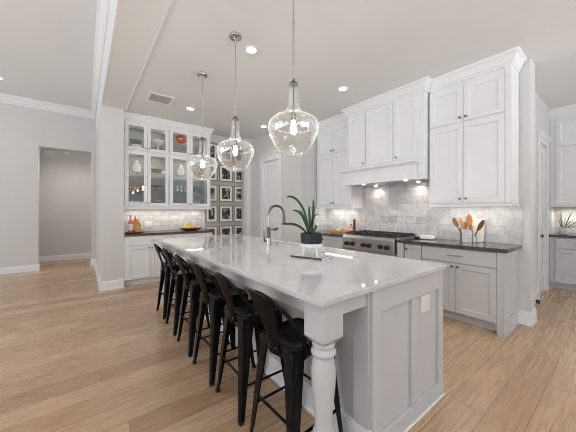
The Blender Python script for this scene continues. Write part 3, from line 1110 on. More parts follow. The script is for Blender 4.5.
# hood cabinet and mantel hood
HX, HL, HR = 3.575, 2.955, 1.672
t, wd, dp = upper_unit('projecting three-door white cabinet above the range hood', HX, HL, HR, 1.985, None)
def hy(y):
    return HL - y
for (a, b_, kx) in ((hy(2.938), hy(2.592), hy(2.62)), (hy(2.566), hy(2.117), None), (hy(2.085), hy(1.752), hy(2.055))):
    dd = shaker(a, b_, 2.032, 2.885, rail=0.055).build('door', 'cab', t, bevel=0.0015)
    if kx is not None:
        knob(dd, kx, 2.075)
hd = thing('range_hood', 'white panelled mantel hood with downlights above the cooktop', 'range hood', (HX, HL, 0), RZ)
x0, x1 = 0.018, wd - 0.085
yo = -0.12
m = MB()
m.box(x0, x1, yo, yo + 0.02, 1.738, 1.93).box(x0, x0 + 0.02, yo + 0.02, -0.001, 1.738, 1.93).box(x1 - 0.02, x1, yo + 0.02, -0.001, 1.738, 1.93)
m.box(0, 0.02, 0, dp, 1.738, 1.9845).box(wd - 0.02, wd, 0, dp, 1.738, 1.9845).box(0.02, wd - 0.02, 0, dp, 1.94, 1.9845)
m.box(x0 + 0.02, x1 - 0.02, yo + 0.02, -0.001, 1.90, 1.93).box(x1, wd - 0.02, 0, 0.02, 1.738, 1.94)
m.build('body', 'cab', hd, bevel=0.002)
m = MB()
xm = (x0 + x1) / 2
m.box(x0, xm - 0.002, yo - 0.006, yo - 0.0005, 1.752, 1.915).box(xm + 0.002, x1, yo - 0.006, yo - 0.0005, 1.752, 1.915)
m.build('front_board', 'cab', hd, bevel=0.001)
MB().sweep([(0, 1.9305), (0.012, 1.9305), (0.016, 1.942), (0.040, 1.955), (0.046, 1.962), (0.046, 1.978), (0, 1.978)], [(x0, -0.001), (x0, yo), (x1, yo), (x1, -0.001)]).build('mantel_shelf', 'cab', hd, angle=25)
MB().box(x0, x1, yo, -0.001, 1.9305, 1.978).build('top_board', 'cab', hd)
MB().sweep([(0.0005, 1.730), (0.014, 1.730), (0.014, 1.745), (0.0005, 1.752)], [(x0, -0.001), (x0, yo - 0.006), (x1, yo - 0.006), (x1, -0.001)]).build('lower_bead', 'cab', hd, angle=25)
m = MB().box(x0 + 0.021, x1 - 0.021, yo + 0.021, dp - 0.001, 1.745, 1.762)
m.build('liner', 'cab', hd)
m = MB()
for k in range(3):
    a = x0 + 0.12 + k * 0.345
    m.box(a, a + 0.33, yo + 0.15, dp - 0.13, 1.738, 1.7445)
m.build('filter', 'steel', hd)
HLW = []
for (xx, yy) in ((hy(2.60), yo + 0.075), (hy(2.62), dp - 0.09), (hy(1.90), yo + 0.075), (hy(1.91), dp - 0.09)):
    l = MB().lathe([(0.036, 1.7448), (0.036, 1.734), (0.028, 1.732)], (xx, yy, 0), 18).build('downlight', 'steel', hd)
    MB().lathe([(0.026, 1.7316), (0.026, 1.729), (0.012, 1.728)], (xx, yy, 0), 16).build('lens', 'hoodled', l)
    HLW.append((HX + yy, HL - xx))
for (x, y) in HLW:
    l = bpy.data.lights.new('hood_lamp', 'SPOT')
    l.energy = 5 if x > 3.7 else 8
    l.color = (1, 0.82, 0.68)
    l.spot_size = R(155)
    l.spot_blend = 1.0
    l.shadow_soft_size = 0.02
    o = bpy.data.objects.new('hood_lamp', l)
    COL.objects.link(o)
    o.location = (x, y, 1.72)

# under-cabinet strips
WARM = (1, 0.87, 0.70)
WARM2 = (1, 0.93, 0.80)
area('under_cabinet_lamp', (3.82, 1.22, 1.385), (0, 0, 0), 0.10, 0.70, 2.6, WARM2)
area('under_cabinet_lamp', (3.82, 3.40, 1.385), (0, 0, 0), 0.10, 0.66, 3, WARM2)
area('under_cabinet_lamp', (1.33, 5.62, 1.352), (0, 0, 0), 1.4, 0.05, 4.5, WARM2)
area('under_cabinet_lamp', (6.62, 0.45, 1.345), (0, 0, 0), 0.05, 0.6, 3.5, WARM2)

# ------------------------------------------------------------------ hutch with glass doors
hb = thing('base_cabinet', 'white hutch base cabinet under the dark wood top', 'cabinet', (0.546, 5.30, 0), 0)
wd = 2.11 - 0.546
MB().box(0, wd, 0, YB - 5.30 - 0.012, 0.11, 0.874).box(0.0, wd, 0.07, 0.085, 0, 0.11).build('carcass', 'cab', hb, bevel=0.0015)
for k in range(2):
    a = 0.020 + k * 0.775
    b_ = a + 0.755
    d = MB().box(a, b_, -0.020, -0.001, 0.705, 0.862).build('drawer', 'cab', hb, bevel=0.003)
    pull(d, (a + b_) / 2 + 0.10, 0.79, 0.17)
    mid = (a + b_) / 2
    door(hb, a, mid - 0.003, 0.118, 0.695, kx=mid - 0.03, kz=0.655, paint='cab')
    door(hb, mid + 0.003, b_, 0.118, 0.695, kx=mid + 0.03, kz=0.655, paint='cab')
tag(MB().box(0.5435, 2.14, 5.262, YB - 0.011, 0.8745, 0.9145).build('hutch_top', 'hutchtop', bevel=0.003), 'dark brown wooden top of the hutch below the glass cabinet', 'countertop')

HYF = 5.45
gu = thing('display_cabinet', 'white display cabinet with eight glass doors in two tiers', 'cabinet', (0.546, HYF, 0), 0)
wd = 2.124 - 0.546
dp = YB - HYF - 0.003
m = MB()
m.box(0, 0.018, 0, dp, 1.372, KZ - 0.002).box(wd - 0.018, wd, 0, dp, 1.372, KZ - 0.002)
m.box(0.018, wd - 0.018, 0, dp, 1.372, 1.42).box(0.018, wd - 0.018, 0, dp, 2.372, 2.432).box(0.018, wd - 0.018, 0, dp, 2.885, KZ - 0.002)
m.box(wd / 2 - 0.03, wd / 2 + 0.03, 0, dp, 1.42, 2.372).box(wd / 2 - 0.03, wd / 2 + 0.03, 0, dp, 2.432, 2.885)
m.build('carcass', 'cab', gu, bevel=0.0015)
MB().box(0.0185, wd - 0.0185, dp - 0.012, dp - 0.001, 1.4205, 2.884).build('back_board', 'inside', gu)
MB().sweep(crown_prof(2.92, KZ - 0.0015, 0.065), [(0, 0), (wd, 0), (wd, dp)]).build('crown', 'cab', gu, angle=25)
MB().sweep([(0, 1.345), (0.012, 1.345), (0.012, 1.366), (0.003, 1.372), (0, 1.372)], [(0, 0), (wd, 0), (wd, dp)]).build('light_rail', 'cab', gu)
g_ = 0.006
edges = [(0.022, 0.374), (0.378, 0.742), (0.762 + g_, 1.140), (1.144, wd - 0.022)]
for (z0, z1) in ((1.408, 2.386), (2.412, 2.896)):
    for k, (a, b_) in enumerate(edges):
        d = shaker(a, b_, z0, z1, rail=0.055, panel=False).build('glass_door', 'cab', gu, bevel=0.0015)
        MB().box(a + 0.0552, b_ - 0.0552, -0.012, -0.009, z0 + 0.0552, z1 - 0.0552).build('pane', 'glass', d)
        kx = b_ - 0.028 if k % 2 == 0 else a + 0.028
        knob(d, kx, z0 + 0.045, mat='brass')
SH = (1.70, 2.03)
for z in SH:
    for a, b_ in ((0.019, wd / 2 - 0.031), (wd / 2 + 0.031, wd - 0.019)):
        MB().box(a, b_, 0.03, dp - 0.014, z - 0.008, z).build('glass_shelf', 'tumbler', gu)
z_ = 2.645
MB().box(wd / 2 + 0.031, wd - 0.019, 0.03, dp - 0.014, z_ - 0.006, z_).build('glass_shelf', 'tumbler', gu)
l = area('cabinet_lamp', (0.95, 5.60, 2.365), (0, 0, 0), 0.5, 0.05, 1.6, WARM)
l = area('cabinet_lamp', (1.73, 5.60, 2.365), (0, 0, 0), 0.5, 0.05, 1.6, WARM)
l = area('cabinet_lamp', (0.95, 5.60, 2.878), (0, 0, 0), 0.5, 0.05, 1.0, WARM)
l = area('cabinet_lamp', (1.73, 5.60, 2.878), (0, 0, 0), 0.5, 0.05, 1.0, WARM)


def bowl_prof(r, h, t=0.006, foot=0.4):
    o = [(r * foot, 0), (r * (foot + 0.05), 0.004), (r * 0.72, h * 0.30), (r * 0.92, h * 0.65), (r, h)]
    i = [(r - t, h), (r * 0.92 - t, h * 0.66), (r * 0.70 - t, h * 0.34), (r * foot * 0.8, h * 0.10 + 0.004), (0.001, h * 0.10 + 0.004)]
    return o + i


def lathed(name, label, cat, prof, loc, mat, group=None, seg=24, parts=(), squash=(1, 1)):
    o = MB().lathe(prof, seg=seg, cap=True, squash=squash).build(name, mat)
    o.location = loc
    tag(o, label, cat, group)
    for pn, pp, pm in parts:
        MB().lathe(pp, seg=seg).build(pn, pm, o)
    return o


HG = 'dishes in the display cabinet'
yc = 5.60
E1 = 0.0008
# top tier
z = 2.432 + E1
lathed('serving_dish', 'white round lidded dish in the upper left glass door', 'dish', [(0.085, 0), (0.095, 0.01), (0.095, 0.085), (0.1, 0.09), (0.1, 0.10), (0.05, 0.108), (0.012, 0.112)], (0.765, yc, z), 'white', HG)
lathed('bowl', 'blue-grey glazed bowl stacked on the white lidded dish', 'bowl', bowl_prof(0.10, 0.075), (0.765, yc, z + 0.1125), 'blueglaze', HG)
lathed('bowl', 'small blue-grey bowl beside the white lidded dish', 'bowl', bowl_prof(0.045, 0.06), (0.885, yc - 0.08, z), 'blueglaze', HG)
lathed('tureen', 'wide white footed bowl in the second upper glass door', 'bowl', [(0.06, 0), (0.06, 0.01), (0.02, 0.03), (0.02, 0.13), (0.05, 0.15), (0.115, 0.20), (0.125, 0.24), (0.118, 0.24), (0.10, 0.205), (0.001, 0.16)], (1.13, yc, z), 'white', HG)
for k, x in enumerate((1.05, 1.22)):
    lathed('wine_glass', ['clear stemmed glass left of the white footed bowl stem', 'clear stemmed glass right of the white footed bowl stem'][k], 'glass', [(0.032, 0), (0.032, 0.003), (0.004, 0.008), (0.004, 0.07), (0.03, 0.09), (0.036, 0.13), (0.03, 0.17), (0.028, 0.17), (0.034, 0.13), (0.028, 0.092), (0.001, 0.078)], (x, yc - 0.09, z), 'tumbler', HG)
lathed('copper_bowl', 'copper bowl tipped forward in the third upper glass door', 'bowl', bowl_prof(0.10, 0.09), (1.545, yc + 0.02, 2.645 + 0.093), 'copper', HG).rotation_euler = (R(75), 0, 0)
for k, x in enumerate((1.46, 1.55, 1.64)):
    lathed('tumbler', ['left', 'middle', 'right'][k] + ' clear tumbler under the copper bowl', 'glass', [(0.03, 0), (0.034, 0.09), (0.031, 0.09), (0.027, 0.006), (0.001, 0.006)], (x, yc, z), 'tumbler', HG)
for k, x in enumerate((1.82, 1.89, 1.965)):
    lathed('dark_mug', ['left', 'middle', 'right'][k] + ' dark mug at the bottom of the fourth upper glass door', 'mug', [(0.03, 0), (0.032, 0.08), (0.029, 0.08), (0.027, 0.006), (0.001, 0.006)], (x, yc - 0.04, z), 'potblack', HG)
# lower tier, top shelf
z = SH[1] + E1
for k, x in enumerate((0.765, 1.56)):
    lathed('ginger_jar', ['white ceramic jar on the top shelf behind the first lower glass door', 'white ceramic jar on the top shelf behind the third lower glass door'][k], 'jar',
           [(0.05, 0), (0.068, 0.02), (0.075, 0.09), (0.06, 0.15), (0.04, 0.165), (0.04, 0.185)], (x, yc, z), 'white', HG,
           parts=[('lid', [(0.045, 0.186), (0.045, 0.196), (0.012, 0.21), (0.012, 0.222)], 'white')])
lathed('wooden_bowl', 'brown wooden bowl on the top shelf behind the second lower glass door', 'bowl', bowl_prof(0.105, 0.085), (1.11, yc, z), 'darkteak', HG)
lathed('candle_cup', 'small white cup beside the brown wooden bowl', 'cup', [(0.025, 0), (0.03, 0.05), (0.027, 0.05), (0.022, 0.006), (0.001, 0.006)], (1.21, yc - 0.09, z), 'white', HG)
for k, x in enumerate((1.84, 1.95)):
    lathed('tumbler', ['left', 'right'][k] + ' clear tumbler on the top shelf behind the fourth lower glass door', 'glass', [(0.03, 0), (0.036, 0.11), (0.033, 0.11), (0.027, 0.006), (0.001, 0.006)], (x, yc, z), 'tumbler', HG)
# lower tier, middle shelf
z = SH[0] + E1
nm = ['first', 'second', 'third', 'fourth']
for k, x in enumerate((0.66, 0.73, 0.80, 0.87)):
    lathed('copper_mug', nm[k] + ' brown copper mug from the left on the middle shelf', 'mug', [(0.026, 0), (0.031, 0.02), (0.029, 0.065), (0.026, 0.065), (0.026, 0.008), (0.001, 0.006)], (x, yc - 0.06, z), 'copper', HG)
lathed('cake_stand', 'brown wooden cake stand on the middle shelf behind the second lower glass door', 'stand', [(0.06, 0), (0.055, 0.012), (0.018, 0.03), (0.018, 0.07), (0.12, 0.085), (0.125, 0.10), (0.118, 0.10), (0.001, 0.095)], (1.11, yc, z), 'darkteak', HG)
for k, x in enumerate((1.49, 1.57, 1.65)):
    lathed('tumbler', ['left', 'middle', 'right'][k] + ' clear tumbler on the middle shelf under the white jar', 'glass', [(0.028, 0), (0.034, 0.12), (0.031, 0.12), (0.025, 0.006), (0.001, 0.006)], (x, yc, z), 'tumbler', HG)
tag(MB().box(1.82, 1.98, 5.53, 5.66, z, z + 0.13).build('storage_box', 'blueglaze', bevel=0.012), 'blue-grey box on the middle shelf behind the fourth lower glass door', 'box', HG)
# lower tier, bottom
z = 1.42 + E1
for k, (x, y) in enumerate(((0.68, 5.53), (0.78, 5.57), (0.88, 5.60))):
    lathed('teacup', ['left', 'middle', 'right'][k] + ' white cup below the copper mugs', 'cup', [(0.022, 0), (0.04, 0.03), (0.045, 0.07), (0.042, 0.07), (0.036, 0.03), (0.001, 0.008)], (x, y, z), 'white', HG)
for k in range(2):
    lathed('plate', ['white dinner plate under another plate behind the second lower glass door', 'white dinner plate on top of another behind the second lower glass door'][k], 'plate',
           [(0.06, 0), (0.075, 0.004), (0.115, 0.018), (0.115, 0.021), (0.07, 0.010), (0.001, 0.008)], (1.11, yc, z + 0.055 + 0.0225 * k), 'white', HG)
tag(MB().box(1.0, 1.22, 5.49, 5.71, z, z + 0.054).build('plate_stand', 'potblack', bevel=0.005), 'low black block under the white dinner plates', 'stand', HG)
tag(MB().box(1.43, 1.68, 5.50, 5.72, z, z + 0.075).build('wooden_box', 'darkteak', bevel=0.004), 'flat brown wooden box at the bottom behind the third lower glass door', 'box', HG)
lathed('vase', 'clear glass vase at the bottom behind the fourth lower glass door', 'vase', [(0.04, 0), (0.06, 0.05), (0.05, 0.13), (0.03, 0.17), (0.04, 0.2), (0.037, 0.2), (0.027, 0.17), (0.001, 0.01)], (1.89, yc, z), 'tumbler', HG)

# hutch top: drinks tray, fruit platter, socket
ZT = 0.9152
tr = lathed('round_tray', 'dark red-brown round tray under the bottles on the hutch', 'tray', [(0.12, 0), (0.155, 0.012), (0.16, 0.022), (0.152, 0.022), (0.118, 0.008), (0.001, 0.008)], (0.715, 5.44, ZT), 'cherry', seg=32)


def bottle(label, x, y, mat, lmat, h=0.19, r=0.036, cap='potblack'):
    b = lathed('bottle', label, 'bottle', [(r * 0.92, 0), (r, 0.006), (r, h * 0.60), (r * 0.85, h * 0.70), (r * 0.36, h * 0.80), (r * 0.34, h * 0.92)], (x, y, ZT + 0.0085), mat, 'bottles on the hutch tray', 20)
    MB().lathe([(r * 1.02, h * 0.14), (r * 1.02, h * 0.50)], seg=20, cap=False).build('paper_label', lmat, b)
    MB().lathe([(r * 0.42, h * 0.9205), (r * 0.42, h * 1.0), (r * 0.3, h * 1.01)], seg=14).build('cap', cap, b)
    return b


bottle('tall coral bottle with a grey cap and white label, left on the hutch tray', 0.655, 5.44, 'coral', 'white', 0.31, 0.036, 'gun')
bottle('amber bottle with an orange label, front right on the hutch tray', 0.765, 5.40, 'amber', 'bread', 0.24, 0.045, 'coral')
bottle('slim clear-capped coral bottle at the back of the hutch tray', 0.735, 5.50, 'coral', 'pink', 0.31, 0.034, 'mat')
lathed('glass_cup', 'small clear glass at the right edge of the hutch tray', 'glass', [(0.022, 0), (0.026, 0.06), (0.024, 0.06), (0.019, 0.006), (0.001, 0.006)], (0.832, 5.43, ZT + 0.0085), 'tumbler')
fb = lathed('fruit_platter', 'dark red wooden platter of fruit on the hutch', 'bowl', [(0.11, 0), (0.15, 0.010), (0.232, 0.050), (0.235, 0.056), (0.225, 0.056), (0.145, 0.020), (0.001, 0.016)], (1.715, 5.44, ZT), 'cherry', seg=40, squash=(1, 0.62))


def fruit(name, label, cat, x, y, z, mat, r=0.036, kind='round', rot=(0, 0, 0)):
    if kind == 'lemon':
        pr_ = [(0.002, -1.38), (0.18, -1.28), (0.35, -1.08), (0.72, -0.75), (0.95, -0.35), (1.0, 0.0), (0.95, 0.35), (0.72, 0.75), (0.35, 1.08), (0.16, 1.25), (0.002, 1.32)]
    elif kind == 'pear':
        pr_ = [(0.1, -1.0), (0.6, -0.9), (0.95, -0.5), (1.0, -0.1), (0.85, 0.4), (0.5, 0.9), (0.4, 1.2), (0.25, 1.4), (0.02, 1.45)]
    else:
        pr_ = [(0.02, -0.88), (0.3, -0.93), (0.7, -0.72), (0.97, -0.25), (1.0, 0.08), (0.9, 0.45), (0.62, 0.78), (0.3, 0.9), (0.12, 0.86), (0.02, 0.78)]
    o = MB().lathe([(a * r, b_ * r) for a, b_ in pr_], seg=18).build(name, mat, angle=80)
    tag(o, label, cat, 'fruit on the hutch platter')
    o.location = (x, y, z)
    o.rotation_euler = rot
    MB().tube([(0, 0, pr_[-1][1] * r - 0.002), (0.003, 0, pr_[-1][1] * r + 0.010)], 0.0022, 6).build('stem', 'darkteak', o)
    return o


zf = ZT + 0.020
fruit('lemon', 'yellow lemon at the left end of the fruit platter', 'lemon', 1.580, 5.44, zf + 0.042, 'lemon', 0.034, 'lemon', (R(90), 0, R(20)))
fruit('lemon', 'yellow lemon in front of the pile on the platter', 'lemon', 1.650, 5.39, zf + 0.037, 'lemon', 0.035, 'lemon', (R(90), 0, R(100)))
fruit('lemon', 'topmost yellow lemon on the fruit platter', 'lemon', 1.650, 5.445, zf + 0.093, 'lemon', 0.034, 'lemon', (R(90), 0, R(70)))
fruit('pear', 'greenish pear behind the lemons on the platter', 'pear', 1.650, 5.505, zf + 0.040, 'lime', 0.034, 'pear', (R(80), 0, R(60)))
fruit('peach', 'pink peach in the middle of the fruit platter', 'peach', 1.740, 5.43, zf + 0.036, 'peach', 0.038)
fruit('peach', 'pink peach on the right half of the fruit platter', 'peach', 1.815, 5.42, zf + 0.036, 'peach', 0.037)
fruit('peach', 'pink peach at the back of the fruit platter', 'peach', 1.785, 5.49, zf + 0.042, 'peach', 0.036)
fruit('egg_plum', 'pale cream fruit at the right end of the platter', 'fruit', 1.880, 5.45, zf + 0.044, 'shell', 0.030)


def outlet(label, loc, rz, cat='outlet', w=0.115):
    t = thing('wall_outlet', label, cat, loc, rz, 'wall outlets')
    MB().box(-w / 2, w / 2, -0.006, -0.0005, -0.057, 0.057).build('cover_plate', 'plastic', t, bevel=0.002)
    m = MB()
    xs = (-0.028, 0.028) if w > 0.1 else (0,)
    for x in xs:
        m.box(x - 0.017, x + 0.017, -0.0085, -0.006, -0.034, 0.034)
    m.build('socket_face', 'plastic', t, bevel=0.001)
    return t


outlet('white double outlet on the tiles above the hutch top', (1.00, YB - 0.010, 1.06), 0)

# ------------------------------------------------------------------ photo wall
zr_ = [2.655, 2.19, 1.72, 1.25, 0.78]
xc_ = [2.279, 2.628, 2.993]
rown = ['top', 'second', 'third', 'fourth', 'lowest']
coln = ['left', 'middle', 'right']
proto = [None, None, None]
for i, z in enumerate(zr_):
    for j, x in enumerate(xc_):
        wfr, hfr = (0.268, 0.325, 0.325)[j], 0.375
        label = f'framed black and white photograph, {coln[j]} one in the {rown[i]} row of the photo wall'
        if proto[j] is None:
            t = thing('picture_frame', label, 'picture frame', (x, YB - 0.0125, z), 0, 'framed photographs on the taupe wall')
            proto[j] = t
            m = MB()
            b_ = 0.014
            m.box(-wfr / 2, -wfr / 2 + b_, -0.022, -0.0005, -hfr / 2, hfr / 2).box(wfr / 2 - b_, wfr / 2, -0.022, -0.0005, -hfr / 2, hfr / 2)
            m.box(-wfr / 2 + b_, wfr / 2 - b_, -0.022, -0.0005, -hfr / 2, -hfr / 2 + b_).box(-wfr / 2 + b_, wfr / 2 - b_, -0.022, -0.0005, hfr / 2 - b_, hfr / 2)
            m.build('frame', 'frame', t, bevel=0.002)
            MB().box(-wfr / 2 + b_, wfr / 2 - b_, -0.010, -0.001, -hfr / 2 + b_, hfr / 2 - b_).build('mat', 'mat', t)
            ph = wfr / 2 - 0.064
            MB().box(-ph, ph, -0.0115, -0.0102, -0.128, 0.128).build('photograph', 'photo', t)
        else:
            t = dup(proto[j])
            t.location = (x, YB - 0.0125, z)
            t['label'] = label

# ------------------------------------------------------------------ pendants, ceiling lights, vent
GP = [(0.055, 0.0), (0.078, 0.006), (0.100, 0.026), (0.122, 0.055), (0.150, 0.098), (0.172, 0.145), (0.182, 0.185), (0.1845, 0.205), (0.180, 0.230), (0.166, 0.252), (0.140, 0.271), (0.108, 0.284), (0.080, 0.293), (0.063, 0.306), (0.053, 0.330), (0.046, 0.365), (0.041, 0.410), (0.038, 0.455), (0.037, 0.505)]
PZ = 1.703
pn = ['glass pendant nearest the camera, hanging over the near end of the island', 'glass pendant hanging over the middle of the island', 'farthest glass pendant, in front of the display cabinet']
p0 = None
for i, y in enumerate((1.477, 2.395, 3.319)):
    if p0 is None:
        p0 = t = thing('pendant_lamp', pn[0], 'pendant lamp', (1.19, y, KZ), 0, 'glass pendants over the island')
        dz = PZ - KZ
        MB().lathe([(0.062, -0.0005), (0.064, -0.012), (0.060, -0.022), (0.020, -0.028), (0.012, -0.04)], seg=28).build('canopy', 'nickel', t)
        m = MB().tube([(0, 0, -0.03), (0, 0, dz + 0.53)], 0.0062, 10)
        for zz in (-0.40, -0.70):
            m.lathe([(0.0075, zz - 0.012), (0.0085, zz - 0.01), (0.0085, zz + 0.01), (0.0075, zz + 0.012)], seg=10)
        m.build('rod', 'nickel', t)
        MB().lathe([(0.008, dz + 0.545), (0.011, dz + 0.542), (0.012, dz + 0.522), (0.030, dz + 0.520), (0.033, dz + 0.516), (0.033, dz + 0.507), (0.018, dz + 0.505)], seg=24).build('fitter_cap', 'gun', t)
        MB().lathe([(r_, dz + z) for r_, z in GP] + [(r_ - 0.004, dz + z + (0.004 if z < 0.03 else 0)) for r_, z in reversed(GP)], seg=48, closed=True).build('glass_shade', 'seeded', t, angle=60)
        s_ = MB().tube([(0, 0, dz + 0.505), (0, 0, dz + 0.30)], 0.0055, 8)
        s_.lathe([(0.016, dz + 0.305), (0.019, dz + 0.295), (0.019, dz + 0.255), (0.014, dz + 0.250)], seg=16)
        s_.build('socket', 'gun', t)
        MB().lathe([(0.009, dz + 0.249), (0.011, dz + 0.240), (0.019, dz + 0.215), (0.023, dz + 0.192), (0.021, dz + 0.172), (0.013, dz + 0.158), (0.003, dz + 0.154)], seg=18).build('bulb', 'bulb', t)
    else:
        t = dup(p0)
        t.location = (1.19, y, KZ)
        t['label'] = pn[i]

cl = {(1.43, 2.50): 'round recessed ceiling light between the two nearest pendants', (2.92, 2.50): 'round recessed ceiling light in front of the hood cabinet',
      (1.43, 4.57): 'round recessed ceiling light beside the air vent', (2.92, 4.60): 'round recessed ceiling light nearest the pantry door'}
r0 = None


def can(label, x, y, z):
    global r0
    if r0 is None:
        r0 = t = thing('recessed_light', label, 'ceiling light', (x, y, z), 0, 'recessed ceiling lights')
        MB().lathe([(0.052, -0.001), (0.055, -0.006), (0.080, -0.006), (0.086, -0.0005)], seg=32, cap=False).build('trim_ring', 'trim', t)
        MB().lathe([(0.054, -0.001), (0.054, -0.0035), (0.001, -0.004)], seg=28).build('lens', 'can', t)
    else:
        t = dup(r0)
        t.location = (x, y, z)
        t['label'] = label
    l = bpy.data.lights.new('recessed_or_fill_spot', 'SPOT')
    l.energy = 5
    l.color = (1, 0.93, 0.84)
    l.spot_size = R(130)
    l.spot_blend = 0.8
    l.shadow_soft_size = 0.06
    o = bpy.data.objects.new('recessed_or_fill_spot', l)
    COL.objects.link(o)
    o.location = (x, y, z - 0.02)
    return t


for (x, y), lb in cl.items():
    can(lb, x, y, KZ)
can('round recessed light at the edge of the living room ceiling', -1.23, 6.99, LZ)
for x, y in ((1.43, 0.42), (2.92, 0.42), (1.43, -1.65), (2.92, -1.65), (4.9, -0.3)):
    l = bpy.data.lights.new('recessed_or_fill_spot', 'SPOT')
    l.energy = 5
    l.color = (1, 0.93, 0.84)
    l.spot_size = R(130)
    l.spot_blend = 0.8
    l.shadow_soft_size = 0.06
    o = bpy.data.objects.new('recessed_or_fill_spot', l)
    COL.objects.link(o)
    o.location = (x, y, KZ - 0.02)

for x, y, z, e_ in ((-0.2, 8.22, 3.05, 70), (-1.9, 6.3, LZ, 14), (-1.9, 3.0, LZ, 14), (2.55, 4.9, KZ, 9)):  # added fill spots without fixtures: hall, living room, back of kitchen
    l = bpy.data.lights.new('recessed_or_fill_spot', 'SPOT')
    l.energy = e_
    l.color = (1, 0.93, 0.84)
    l.spot_size = R(150)
    l.spot_blend = 0.8
    l.shadow_soft_size = 0.06
    o = bpy.data.objects.new('recessed_or_fill_spot', l)
    COL.objects.link(o)
    o.location = (x, y, z - 0.02)

vt = thing('air_vent', 'white rectangular ceiling air vent with grey slats', 'air vent', (0.932, 4.452, KZ), 0)
m = MB()
a, b_ = 0.182, 0.182
m.box(-a, -a + 0.035, -b_, b_, -0.012, -0.0005).box(a - 0.035, a, -b_, b_, -0.012, -0.0005)
m.box(-a + 0.035, a - 0.035, -b_, -b_ + 0.035, -0.012, -0.0005).box(-a + 0.035, a - 0.035, b_ - 0.035, b_, -0.012, -0.0005)
m.build('frame', 'trim', vt, bevel=0.003)
MB().box(-a + 0.036, a - 0.036, -b_ + 0.036, b_ - 0.036, -0.002, -0.0005).build('backing', 'slat', vt)
m = MB()
for k in range(7):
    y = -b_ + 0.058 + k * 0.041
    m.prism([(y - 0.012, -0.003), (y + 0.008, -0.011), (y + 0.010, -0.010), (y - 0.010, -0.0022)], -a + 0.036, a - 0.036, 'x')
m.build('louvre', 'slat', vt)

# ------------------------------------------------------------------ island top: tray, stand, plant
TX, TY = 1.468, 1.590
wb = thing('serving_board', 'dark-edged rectangular wooden board under the white plant stand', 'board', (TX, TY, IZ + 0.0006), math.atan2(-0.304, 0.102))
MB().prism(rounded(-0.160, 0.128, -0.074, 0.074, 0.012), 0, 0.014, 'z').build('plank', 'walnut', wb, bevel=0.002)
MB().prism(rounded(0.1285, 0.160, -0.074, 0.074, 0.006), 0, 0.014, 'z').build('end_piece', 'marble', wb, bevel=0.002)
MB().box(-0.150, 0.120, -0.066, 0.066, 0.0142, 0.0155).build('inlay', 'marble', wb)
ZS = IZ + 0.0166
cs = thing('plant_stand', 'white footed stand holding the black plant pot', 'stand', (TX, TY, ZS), 0)
MB().lathe([(0.001, 0.072), (0.080, 0.072), (0.094, 0.076), (0.096, 0.098), (0.086, 0.102), (0.001, 0.102)], seg=40).build('plate', 'white', cs)
for k in range(3):
    a = 2 * pi * k / 3 + 0.5
    MB().tube([(0.07 * cos(a), 0.07 * sin(a), 0.0005), (0.058 * cos(a), 0.058 * sin(a), 0.073)], [0.009, 0.012], 12).build('leg', 'white', cs)
ZP = ZS + 0.1025
pt = thing('potted_plant', 'strap-leaved green plant in a squat black pot on the island', 'potted plant', (TX, TY, ZP), 0)
MB().lathe([(0.080, 0), (0.087, 0.006), (0.089, 0.078), (0.086, 0.082), (0.080, 0.080), (0.078, 0.066)], seg=40, cap=False).build('pot', 'potblack', pt)
MB().lathe([(0.079, 0.002), (0.079, 0.066), (0.04, 0.072), (0.001, 0.073)], seg=30).build('soil', 'soil', pt)
rt, fw = Vector((cos(TH), -sin(TH), 0)), Vector((sin(TH), cos(TH), 0))


def strap(px, wid, dep=0.0, mat='leaf', tip=0.15):
    """leaf through points (right, up, away) in metres from the pot's soil; wid: widest half width"""
    P = [Vector((rt * a + fw * (c_ + dep * (i / (len(px) - 1))) + Vector((0, 0, b_)))) for i, (a, b_, c_) in enumerate(px)]
    # Catmull-Rom
    Q = []
    ext = [P[0] * 2 - P[1]] + P + [P[-1] * 2 - P[-2]]
    for i in range(1, len(ext) - 2):
        for k in range(6):
            u = k / 6
            a, b_, c_, d = ext[i - 1], ext[i], ext[i + 1], ext[i + 2]
            Q.append(0.5 * ((2 * b_) + (c_ - a) * u + (2 * a - 5 * b_ + 4 * c_ - d) * u * u + (3 * b_ - a - 3 * c_ + d) * u ** 3))
    Q.append(P[-1])
    n = len(Q)
    vs, fs = [], []
    for i, q in enumerate(Q):
        u = i / (n - 1)
        w_ = wid * 0.8 * (0.55 + 0.45 * min(1, u / 0.35)) * (1 if u < 0.6 else max(0.06, math.sqrt(max(0, 1 - ((u - 0.6) / 0.41) ** 2))))
        tg = (Q[min(i + 1, n - 1)] - Q[max(i - 1, 0)]).normalized()
        side = tg.cross(fw)
        if side.length < 0.2:
            side = Vector((1, 0, 0))
        side = (side.normalized() + fw * 0.45).normalized()
        nn = tg.cross(side).normalized()
        for j, (s_, h_) in enumerate(((-1, 0.22), (-0.5, 0.04), (0, -0.06), (0.5, 0.04), (1, 0.22))):
            vs.append(q + side * w_ * s_ + nn * w_ * h_)
    for i in range(n - 1):
        for j in range(4):
            fs.append((i * 5 + j, i * 5 + j + 1, (i + 1) * 5 + j + 1, (i + 1) * 5 + j))
    o = MB().add(vs, fs).build('leaf', mat, pt, angle=80)
    md = o.modifiers.new('thickness', 'SOLIDIFY')
    md.thickness = 0.0012
    return o


pxm = 1 / 122.8


def leafpx(pts, wid, c0=0.0, c1=0.0):
    n = len(pts)
    L = []
    for i, (u, v) in enumerate(pts):
        L.append(((u - 311.3) * pxm, (244.0 - v) * pxm, c0 + (c1 - c0) * i / (n - 1)))
    return strap(L, wid)


